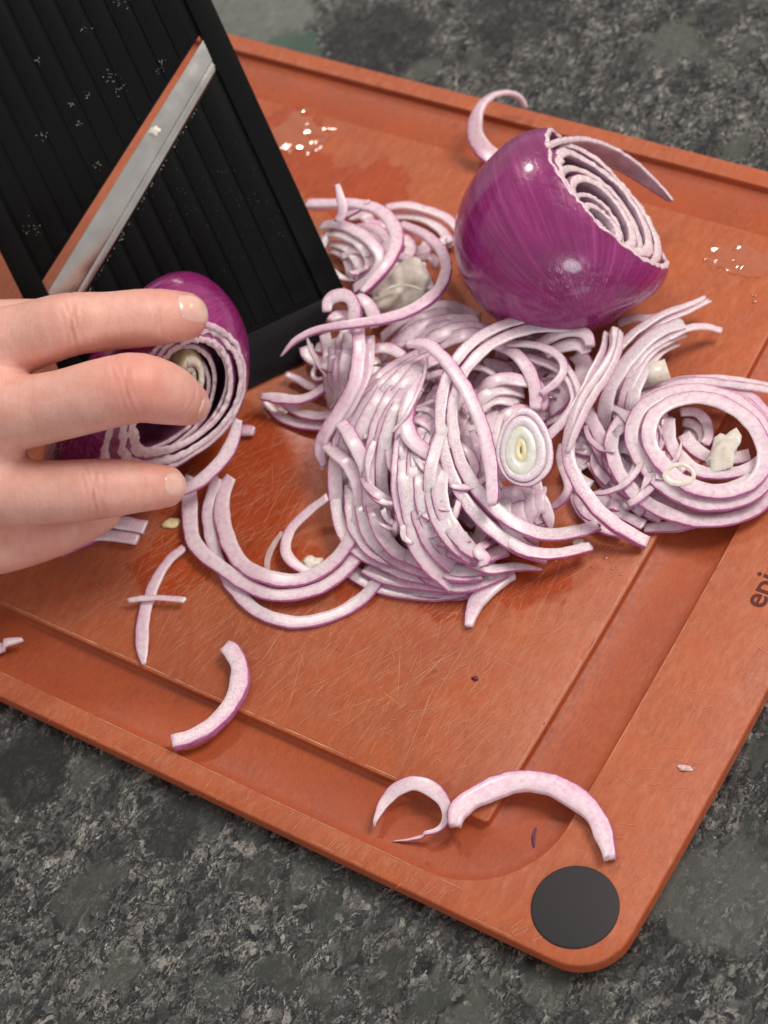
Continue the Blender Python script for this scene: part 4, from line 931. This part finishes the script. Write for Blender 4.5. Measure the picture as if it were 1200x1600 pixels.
for i, (f_, t_) in enumerate(fr_):
    q = .95 - f_; sh = b1 * R1_ * .26 * q - mf * R1_ * .50 * q; A_ = R1_ * (.985 - .004 * i)
    dh = [-.05, -.02, -.09, -.05, -.12, -.09, -.14][i] * R1_
    shell('inner_layer', oc + sh, a1, b1, R1_ * f_, A_, R1_ * max(f_ - t_, .012), A_ - .05 * R1_,
          (lambda ph, dh=dh, i=i: h0 + dh + .025 * R1_ * math.cos(ph - farphi)), [M_layer, M_ring, M_inner], big, .055, 10 + i * 3, None, nphi=110, nth=22, low=.95, defo=flare, rimj=[.06, .05, .03, .02, .02, .02, .02][i])
# the outermost layer's torn far edge, sprung outwards
pl = np.array([on_plane(x, y, oc + a1 * h0 * 1.02, a1) for x, y in [(853, 222), (878, 214), (915, 213), (955, 226), (990, 247), (1018, 272), (1038, 293), (1053, 312)]])
Q, s_ = crom(pl, .08); n_ = len(Q); rows_ = 8; V = []; F = []; K = []; MI = []
for i in range(n_):
    f_ = i / (n_ - 1); dpth = 1.35 * (1 - f_) ** .6 + .10; T_ = unit(Q[min(i + 1, n_ - 1)] - Q[max(i - 1, 0)]); inw = unit(np.cross(a1, T_)); inw = inw if inw @ (oc - Q[i]) > 0 else -inw
    thk = .24 * (1 - .55 * f_); nz = .03 * mnoise.noise(Vector((s_[i] * 4, 1, 2)))
    col = [Q[i] + a1 * nz]
    for k_ in range(1, rows_): col.append(Q[i] - a1 * dpth * k_ / (rows_ - 1) - inw * (.22 * (k_ / (rows_ - 1)) * (1 - (k_ / (rows_ - 1)))))      # outside
    inn_ = [Q[i] + inw * thk + a1 * (nz - .03)]
    for k_ in range(1, rows_): inn_.append(inn_[0] - a1 * dpth * .96 * k_ / (rows_ - 1) - inw * (.16 * (k_ / (rows_ - 1))))
    V += col[::-1] + inn_; K += [0] * rows_ + [1] * rows_
W2 = 2 * rows_
for i in range(n_ - 1):
    for k_ in range(W2 - 1): F.append((i * W2 + k_, i * W2 + k_ + 1, (i + 1) * W2 + k_ + 1, (i + 1) * W2 + k_)); MI.append(0 if k_ < rows_ - 1 else 1 if k_ == rows_ - 1 else 2)
    F.append((i * W2 + W2 - 1, i * W2, (i + 1) * W2, (i + 1) * W2 + W2 - 1)); MI.append(2)
F.append(tuple(range(W2))); F.append(tuple((n_ - 1) * W2 + k_ for k_ in range(W2))[::-1]); MI += [1, 1]
o = add_mesh('torn_layer', V, F, None, mats=[M_layer, M_ring, M_inner], midx=MI, attr={'k': K}, parent=big)
bm = bmesh.new(); bm.from_mesh(o.data); bmesh.ops.recalc_face_normals(bm, faces=bm.faces); bm.to_mesh(o.data); bm.free()

# onion being sliced, pressed on the ribbed face
g = on_plane(266, 566, MA, mn); hc = g + (CP - g) * 0; R2_ = 150 / 49.3
dv = unit(CP - g); hc = g + dv * (R2_ * .80 / (dv @ mn)); R2_ = 150 / ppc(hc)
DH = (hc - CP) @ CR[2]
e2_ = unit(.76 * RI + .65 * DN); al = math.radians(42); a2 = unit(math.sin(al) * e2_ + math.cos(al) * VW)
b2 = unit(RI - a2 * (RI @ a2)); m2_ = np.cross(a2, b2)
held = empty('held_onion', (hc[0], hc[1], .1)); tag(held, 'purple onion held under the fingers against the slicer, its broken layers showing', 'red onion')
root2 = unit(-.72 * RI + .66 * DN + .2 * VW); sd2 = unit(-.72 * RI + .69 * DN)
def egg(p):
    q = (p - hc) @ sd2; x_ = (p - hc) @ RI; ul_ = -.72 * RI - .69 * DN; y_ = (p - hc) @ ul_
    return p + sd2 * max(0, q) ** 2 / R2_ * .92 - RI * .17 * x_ - ul_ * max(0, y_) ** 2 / R2_ * .20
h2 = .69 * R2_; CLP = (MA + mn * .0, mn)
def ph_of(v): return math.atan2(v @ m2_, v @ b2)
lowl = ph_of(unit(-.8 * RI + .6 * DN)); rgt = ph_of(unit(RI))
shell('outer_layer', hc, a2, b2, R2_, R2_, R2_ * .945, R2_ * .955, lambda ph: h2 - .10 * R2_ * math.exp(-(angd(ph, lowl) / .8) ** 2), [M_skin, M_ring, M_inner], held, .014, 21, root2, clip=CLP, defo=egg, rimj=.07)
for i, (f_, t_, dh, sx, sy, low_) in enumerate([(.93, .065, .0, .0, .0, .5), (.845, .07, .02, -.02, .0, .5), (.765, .06, -.05, -.05, .03, .5), (.66, .06, -.16, -.13, .12, .6), (.57, .055, -.22, -.16, .14, .6)]):
    cc = hc + (RI * sx + DN * sy) * R2_; A_ = R2_ * (.985 - .01 * i)
    shell('inner_layer', cc, a2, b2, R2_ * f_, A_, R2_ * (f_ - t_), A_ - .04 * R2_, (lambda ph, dh=dh: h2 + dh * R2_ - .05 * R2_ * math.exp(-(angd(ph, lowl) / .8) ** 2)), [M_layer, M_ring, M_layer], held, .05, 30 + 4 * i, None, clip=CLP, nphi=110, nth=20, low=low_, defo=egg, rimj=.075)
for i, (f_, t_) in enumerate([(.36, .13), (.20, .12)]):
    cc = hc + (RI * .0 - DN * .08) * R2_; A_ = R2_ * 1.0
    shell('pale_core', cc, a2, b2, R2_ * f_ * .95, A_, R2_ * (f_ - t_) * .95, A_ * .96, (lambda ph, i=i: h2 * (1.0 - .03 * i)), [M_core, M_corepale, M_core], held, .08, 50 + i, None, clip=CLP, nphi=48, nth=16, low=.8, defo=(lambda p: p - RI * (.42 * ((p - hc) @ RI)) + RI * .06 * R2_ + a2 * .0), rimj=.06)
# loose slice hanging off the held onion
def dpt(px, py, dl):
    d = ray(px, py); return CP + d * (DH - dl)
lp = [dpt(x, y, z) for x, y, z in [(372, 655, -.2), (365, 690, -.1), (348, 718, .1), (325, 742, .3), (300, 760, .3), (285, 768, .1)]]
strip(np.array(lp), [.30, .44, .46, .44, .42, .3], th=.12, side=1, label='freshly cut ring hanging below the held onion by the ring finger', roll=[20, 20])

# ------------------------------------------------------------------ hand
def mat_hand():
    t = NT('skin', .42, .45)
    P = t.pos(100)
    red = t.n('Attribute', attribute_name='red').outputs['Fac']
    n1 = t.noise(P, 1.1, 4, .55); n2 = t.noise(P, 9, 4, .6)
    c = t.ramp(n1, [(.3, (.70, .37, .30)), (.7, (.81, .49, .41))])
    c = t.mix(t.math('MULTIPLY', red, .75, clamp=True), c, (.70, .235, .185))
    c = t.mix(t.ramp(n2, [(.35, .20), (.7, 0)]), c, (.60, .27, .20))
    t.base(c)
    v = t.vor(P, 16, 'DISTANCE_TO_EDGE')
    U = t.pos(1, kind='UV', st=(1, 1, 1)); m2 = t.n('Mapping'); t.l(U, m2.inputs[0]); m2.inputs['Scale'].default_value = (7.5, 1.6, 1)
    wr = t.noise(m2.outputs[0], 1.0, 6, .7, .5)
    h = t.bump(wr, .45, .03)
    h = t.bump(t.noise(P, 1.6, 3, .5), .4, .08, h)
    h = t.bump(t.ramp(v, [(0, 0), (.12, 1)]), .22, .012, h)
    h = t.bump(t.noise(P, 28, 3, .6), .2, .012, h)
    c = t.mix(t.ramp(wr, [(.34, .22), (.5, 0)]), c, (.62, .25, .19)); t.base(c)
    t.setn(h)
    t.sock(t.b.inputs['Roughness'], t.ramp(n2, [(.3, .36), (.7, .50)]))
    t.sss(.30, (.55, .20, .12), .45)
    return t.m
def mat_nail():
    t = NT('fingernail', .18, .5); P = t.pos(100); n1 = t.noise(P, 3, 3, .5)
    k = t.n('Attribute', attribute_name='k').outputs['Fac']
    c = t.ramp(n1, [(.3, (.72, .42, .35)), (.7, (.80, .53, .45))])
    c = t.mix(t.ramp(k, [(.80, 0), (.88, .75)]), c, (.86, .72, .64))
    t.base(c); t.b.inputs['Coat Weight'].default_value = .4; t.b.inputs['Coat Roughness'].default_value = .12
    t.sss(.2, (.5, .2, .12), .3); return t.m
M_hand = mat_hand(); M_nail = mat_nail()
def J(px, py, dl, rpx): # joint: pixel, cm in front of the held onion's middle, radius in pixels
    dp = DH - dl; return np.array([(px - 600) / FPX * dp, (py - 800) / FPX * dp, dl, rpx / FPX * dp])
index = [J(-60, 552, 2.9, 62), J(30, 530, 3.2, 54), J(104, 508, 3.75, 49.5), J(168, 502, 3.65, 45), J(236, 496, 3.45, 44.5), J(287, 494, 3.1, 38)]
middle = [J(-60, 640, 3.3, 64), J(20, 645, 3.8, 58), J(90, 634, 4.3, 54), J(160, 616, 4.75, 55), J(212, 606, 4.75, 54), J(258, 615, 4.1, 48), J(292, 630, 3.1, 35)]
ring_ = [J(-60, 752, 3.0, 62), J(10, 768, 3.2, 53), J(80, 769, 3.4, 49), J(145, 765, 3.55, 47.5), J(200, 761, 3.35, 42), J(257, 760, 2.9, 33.5)]
pinky = [J(-90, 850, 2.3, 54), J(-20, 850, 2.0, 50), J(50, 838, 1.7, 44), J(110, 822, 1.45, 36), J(160, 800, 1.1, 30)]
thumb = [J(-190, 560, 1.6, 72), J(-110, 540, 1.4, 60), J(-20, 520, 1.2, 50), J(60, 512, 1.1, 44), J(110, 510, 1.1, 38)]
palm = [[J(-60, 556, 2.9, 66), J(-330, 640, 2.2, 95)], [J(-50, 645, 3.2, 74), J(-340, 680, 2.4, 100)], [J(-50, 755, 2.9, 72), J(-340, 730, 2.3, 100)], [J(-85, 850, 2.2, 64), J(-340, 780, 2.0, 95)],
        [J(-190, 560, 1.6, 74), J(-330, 640, 1.8, 90)], [J(-60, 700, 2.2, 70), J(-300, 690, 2.0, 95)], [J(-330, 700, 2.1, 112), J(-560, 690, 1.9, 118)], [J(-20, 700, 2.9, 56), J(-60, 700, 2.9, 62)], [J(-20, 600, 3.1, 52), J(-60, 600, 3.0, 62)], [J(-30, 805, 2.3, 52), J(-70, 800, 2.4, 60)]]
hs_ = .06
lo = np.array([-21.5, -6.9, -.9]); hi = np.array([-4.3, 3.2, 6.6])
dpc = DH
lo[0] = (-560 - 600) / FPX * dpc; hi[0] = (345 - 600) / FPX * dpc; lo[1] = (425 - 800) / FPX * dpc; hi[1] = (925 - 800) / FPX * dpc; lo[2] = -1.0; hi[2] = 6.4
gx = np.arange(lo[0], hi[0], hs_, dtype=np.float32); gy = np.arange(lo[1], hi[1], hs_, dtype=np.float32); gz = np.arange(lo[2], hi[2], hs_, dtype=np.float32)
def cone(X, Y, Z, A, B):
    ax, ay, az, ra = A; bx, by, bz, rb = B; dx, dy, dz = bx - ax, by - ay, bz - az; L2 = dx * dx + dy * dy + dz * dz
    t_ = np.clip(((X - ax) * dx + (Y - ay) * dy + (Z - az) * dz) / L2, 0, 1)
    return np.sqrt((X - ax - t_ * dx) ** 2 + (Y - ay - t_ * dy) ** 2 + (Z - az - t_ * dz) ** 2) - (ra + (rb - ra) * t_)
def smin(a, b, k):
    h = np.clip(k - np.abs(a - b), 0, None) / k; return np.minimum(a, b) - h * h * k * .25
def fine(ch, step=.35):
    q, _ = crom(np.array(ch), step); return q
def finger(X, Y, Z, ch):
    q = fine(ch); d = None
    for i in range(len(q) - 1):
        c_ = cone(X, Y, Z, q[i], q[i + 1]); d = c_ if d is None else smin(d, c_, .06)
    return d
def creases(X, Y, Z, ch, t0, n_, amp, gap, w=.042):
    """shallow skin folds across a finger near joint t0 (fraction of control points)"""
    q = np.array(ch); i = int(t0); f_ = t0 - i; p = q[i] * (1 - f_) + q[min(i + 1, len(q) - 1)] * f_; d = q[min(i + 1, len(q) - 1)] - q[i]; d = d[:3] / np.linalg.norm(d[:3]); r = p[3]
    s_ = (X - p[0]) * d[0] + (Y - p[1]) * d[1] + (Z - p[2]) * d[2]
    rr = np.sqrt((X - p[0]) ** 2 + (Y - p[1]) ** 2 + (Z - p[2]) ** 2)
    side_ = (Y - p[1]) / r
    o_ = 0
    for k_ in range(n_):
        s0 = (k_ - (n_ - 1) / 2) * gap
        bend = s0 * (1 + .9 * side_ ** 2) + .05 * np.sin(side_ * 4 + k_ * 2)
        o_ = o_ + amp * (1 - .25 * abs(k_ - (n_ - 1) / 2)) * np.exp(-((s_ - bend) / w) ** 2) * np.exp(-(np.clip(rr - r * .9, 0, None) / (r * .55)) ** 2) * (1 - .75 * np.clip(np.abs(side_), 0, 1) ** 3)
    return o_
def hand_sdf(X, Y, Z, detail=True):
    pm = None
    for a_, b_ in palm: c_ = cone(X, Y, Z, a_, b_); pm = c_ if pm is None else smin(pm, c_, .9)
    fi, mi_, ri_, pi_, th_ = [finger(X, Y, Z, ch) for ch in (index, middle, ring_, pinky, thumb)]
    kn = lambda P, r: np.sqrt((X - P[0]) ** 2 + (Y - P[1]) ** 2 + (Z - P[2]) ** 2) - r
    fm = smin(mi_, kn(middle[4] + np.array([0, 0, .32, 0]), .72), .5)
    d = pm
    for f_ in (fi, fm, ri_, pi_, th_): d = np.where(True, smin(d, f_, .45), d)
    if detail:
        d = d + creases(X, Y, Z, index, 2.2, 5, .060, .125) + creases(X, Y, Z, index, 4.0, 3, .045, .10) + creases(X, Y, Z, middle, 3.9, 5, .045, .13) + creases(X, Y, Z, middle, 5.2, 3, .024, .1) + creases(X, Y, Z, ring_, 3.0, 5, .058, .12) + creases(X, Y, Z, ring_, 4.3, 3, .032, .09)
    return d
def surface_nets(f, lo, h):
    s_ = f < 0; nx, ny, nz = f.shape
    E = 0; acc = np.zeros((nx - 1, ny - 1, nz - 1, 3), np.float32); cnt = np.zeros((nx - 1, ny - 1, nz - 1), np.float32)
    for ax in range(3):
        for da in (0, 1):
            for db in (0, 1):
                o1 = [0, 0, 0]; oth = [i for i in range(3) if i != ax]; o1[oth[0]] = da; o1[oth[1]] = db; o2 = list(o1); o2[ax] = 1
                A_ = f[o1[0]:nx - 1 + o1[0], o1[1]:ny - 1 + o1[1], o1[2]:nz - 1 + o1[2]]; B_ = f[o2[0]:nx - 1 + o2[0], o2[1]:ny - 1 + o2[1], o2[2]:nz - 1 + o2[2]]
                cr = (A_ < 0) != (B_ < 0); t_ = np.where(cr, A_ / np.where(cr, A_ - B_, 1), 0)
                cnt += cr; 
                for q in range(3): acc[..., q] += np.where(cr, o1[q] + (t_ if q == ax else 0), 0)
    act = cnt > 0; idx = -np.ones(act.shape, int); idx[act] = np.arange(act.sum())
    I = np.argwhere(act); Vv = (I + acc[act] / cnt[act][:, None]) * h + lo
    Fs = []
    for ax in range(3):
        oth = [i for i in range(3) if i != ax]; sl_a = [slice(0, None)] * 3; sl_b = [slice(0, None)] * 3; sl_a[ax] = slice(0, -1); sl_b[ax] = slice(1, None)
        ch = s_[tuple(sl_a)] != s_[tuple(sl_b)]; e = np.argwhere(ch); e = e[(e[:, oth[0]] > 0) & (e[:, oth[1]] > 0) & (e[:, oth[0]] < f.shape[oth[0]] - 1) & (e[:, oth[1]] < f.shape[oth[1]] - 1)]
        u = np.zeros(3, int); v = np.zeros(3, int); u[oth[0]] = 1; v[oth[1]] = 1
        q = np.stack([idx[tuple((e - u - v).T)], idx[tuple((e - v).T)], idx[tuple(e.T)], idx[tuple((e - u).T)]], 1)
        inside = s_[tuple(e.T)]; fl = inside if ax != 1 else ~inside
        q[~fl] = q[~fl][:, ::-1]; Fs.append(q)
    return Vv, np.vstack(Fs)
def sparse_field(B=8):
    nb = [int(np.ceil(len(g) / B)) for g in (gx, gy, gz)]; full = np.ones([n * B for n in nb], np.float32)
    ax = [g[0] + np.arange(n * B, dtype=np.float32) * hs_ for g, n in zip((gx, gy, gz), nb)]
    cs = [a_.reshape(-1, B).mean(1) for a_ in ax]
    CX, CY, CZ = np.meshgrid(*cs, indexing='ij'); dc = hand_sdf(CX, CY, CZ, False)
    full *= np.sign(dc).repeat(B, 0).repeat(B, 1).repeat(B, 2)
    near = np.argwhere(np.abs(dc) < hs_ * B * .87 + .35); o_ = np.arange(B)
    I = near[:, None, None, None, :] * B + np.stack(np.meshgrid(o_, o_, o_, indexing='ij'), -1)[None]
    I = I.reshape(-1, 3); full[I[:, 0], I[:, 1], I[:, 2]] = hand_sdf(ax[0][I[:, 0]], ax[1][I[:, 1]], ax[2][I[:, 2]])
    return full
Vh, Fh = surface_nets(sparse_field(), np.array([gx[0], gy[0], gz[0]]), hs_)
def h2w(p): return CP + p[..., 0:1] * CR[0] + p[..., 1:2] * CR[1] + (DH - p[..., 2:3]) * CR[2]
reds = [(index[2], .9, .55), (index[5] + np.array([.3, 0, 0, 0]), 1.0, .75), (index[4], .8, .3), (middle[4] + np.array([0, 0, .5, 0]), 1.0, 1.0), (middle[6], .8, .7), (ring_[3], .9, .5), (ring_[5], .9, .7), (pinky[2], 1.2, .55), (middle[1], 1.2, .25), (pinky[0], 1.6, .35)]
rd = np.zeros(len(Vh))
for P, r, k_ in reds: rd += k_ * np.exp(-((Vh - P[:3]) ** 2).sum(1) / (r * r))
rd = np.clip(rd * 1.25, 0, 1)
Wh = h2w(Vh)
hand = add_mesh('hand', Wh, Fh, M_hand, uv=Vh[:, :2], attr={'red': rd}, origin=(Wh[:, 0].mean(), Wh[:, 1].mean(), Wh[:, 2].min()))
bm = bmesh.new(); bm.from_mesh(hand.data); bmesh.ops.recalc_face_normals(bm, faces=bm.faces); bm.to_mesh(hand.data); bm.free()
tag(hand, 'bare hand reaching in from the left, fingertips pressing the onion on the slicer', 'hand')
# nails laid on the fingertips
def nail(tip, pre, up, length, width, ofs, nm):
    """grid draped on the skin around the nail centre; up = direction the nail faces in hand space"""
    ax_ = unit(tip[:3] - pre[:3]); up = unit(np.asarray(up, float) - ax_ * (np.asarray(up, float) @ ax_)); sd_ = np.cross(ax_, up)
    c0_ = tip[:3] + ax_ * ofs; nu, nv = 26, 20; V = []; K = []; F = []
    ii, jj = np.meshgrid(np.arange(nu + 1), np.arange(nv + 1), indexing='ij'); ii = ii.ravel(); jj = jj.ravel()
    s_ = (ii / nu - .5) * 2; t_ = (jj / nv - .5) * 2
    wx = np.maximum(np.sqrt(np.clip(1 - np.abs(s_) ** 3.2, 0, 1)), .02)
    p = c0_ + np.outer(s_ * length / 2, ax_) + np.outer(t_ * width / 2 * wx, sd_) + up * 1.6
    for it in range(14):
        dd = hand_sdf(p[:, 0], p[:, 1], p[:, 2], detail=False); p = p - up * (dd * .8)[:, None]
    edge = np.maximum(np.abs(t_), np.abs(s_) ** 2)
    V = p + up * (.035 - .055 * edge ** 6)[:, None]; K = ii / nu
    for i in range(nu):
        for j in range(nv): a_ = i * (nv + 1) + j; F.append((a_, a_ + 1, a_ + nv + 2, a_ + nv + 1))
    W_ = h2w(np.array(V)); o = add_mesh('fingernail', W_, F, M_nail, parent=hand, attr={'k': K})
    if nm: tag(o, nm)
    return o
nail(index[5], index[4], (.10, -.30, .9), 1.15, .98, .20, 'broad glossy nail of the top finger')
nail(middle[6], middle[5], (.55, .15, .75), .95, .74, .12, None)
nail(ring_[5], ring_[4], (.40, -.10, .9), .90, .82, .22, None)

# ------------------------------------------------------------------ wet spots
t = NT('wet_juice', .05, .6); t.base((.43, .118, .052)); t.b.inputs['Coat Weight'].default_value = 1.0; t.b.inputs['Coat Roughness'].default_value = .03; M_water = t.m
def drops(label, spots, z0=.0):
    V = []; F = []; r_ = random.Random(21)
    for (px, py, n_, sx, sy, r0) in spots:
        for q in range(n_):
            c_ = at(px + r_.gauss(0, sx), py + r_.gauss(0, sy), 0); rx, ry = r0 * r_.uniform(.4, 1.5), r0 * r_.uniform(.4, 1.0); an = r_.uniform(0, 3.14); hz = min(rx, ry) * r_.uniform(.3, .55); b0 = len(V); nn = 14; sd = r_.uniform(0, 50)
            for j in range(5):
                e_ = j / 4 * math.pi / 2
                for i in range(nn):
                    p_ = 2 * math.pi * i / nn; k_ = 1 + .35 * mnoise.noise(Vector((math.cos(p_) * 1.2 + sd, math.sin(p_) * 1.2, sd)))
                    x, y = rx * k_ * math.cos(e_) * math.cos(p_), ry * k_ * math.cos(e_) * math.sin(p_)
                    V.append((c_[0] + x * math.cos(an) - y * math.sin(an), c_[1] + x * math.sin(an) + y * math.cos(an), .004 + hz * math.sin(e_) + 1e-4 * j))
            for j in range(4):
                for i in range(nn): F.append((b0 + j * nn + i, b0 + j * nn + (i + 1) % nn, b0 + (j + 1) * nn + (i + 1) % nn, b0 + (j + 1) * nn + i))
            F.append(tuple(b0 + 4 * nn + i for i in range(nn))); F.append(tuple(b0 + i for i in range(nn))[::-1])
    o = add_mesh('water_droplets', V, F, M_water); bm = bmesh.new(); bm.from_mesh(o.data); bmesh.ops.recalc_face_normals(bm, faces=bm.faces); bm.to_mesh(o.data); bm.free(); tag(o, label, 'water drops', kind='stuff')
def film(label, px, py, rx, ry, seed, hgt=.05, n=90):
    c_ = at(px, py, 0); gx_ = np.linspace(-rx, rx, n); V = []; ok = []
    for j in range(n):
        for i in range(n):
            x, y = gx_[i], gx_[j] * ry / rx
            r_ = math.hypot(x / rx, y / ry) + .45 * mnoise.noise(Vector((x * 1.1 + seed, y * 1.1, seed))) + .18 * mnoise.noise(Vector((x * 4 + seed, y * 4, 1)))
            rid = 1 - abs(mnoise.noise(Vector((x * 1.7 + seed, y * 2.3, seed * 2)))) * 2.6
            h_ = (1 - r_) * .75 + .30 * rid - .18 + .10 * mnoise.noise(Vector((x * 4, y * 4, seed)))
            V.append((c_[0] + x, c_[1] + y, .003 + hgt * max(-.15, min(h_, .9)))); ok.append(h_ > 0 and r_ < 1)
    F = [(j * n + i, j * n + i + 1, (j + 1) * n + i + 1, (j + 1) * n + i) for j in range(n - 1) for i in range(n - 1) if ok[j * n + i] and ok[j * n + i + 1] and ok[(j + 1) * n + i] and ok[(j + 1) * n + i + 1]]
    used = sorted({k for f in F for k in f}); mp_ = {k: q for q, k in enumerate(used)}
    o = add_mesh('juice_film', [V[k] for k in used], [tuple(mp_[k] for k in f) for f in F], M_water); tag(o, label, 'onion juice', kind='stuff')
film('glinting wet film of onion juice on the board beside the slicer', 468, 208, 1.25, 1.35, 4.2, .065)
film('shiny smear of juice on the board right of the whole onion', 1155, 408, 1.2, .75, 9.7, .10)
drops('tiny juice droplets on the board before the heap', [(960, 890, 4, 14, 6, .06), (905, 875, 5, 20, 8, .07), (1075, 1200, 2, 8, 3, .08), (480, 900, 5, 20, 10, .07), (1178, 465, 2, 3, 3, .09)])
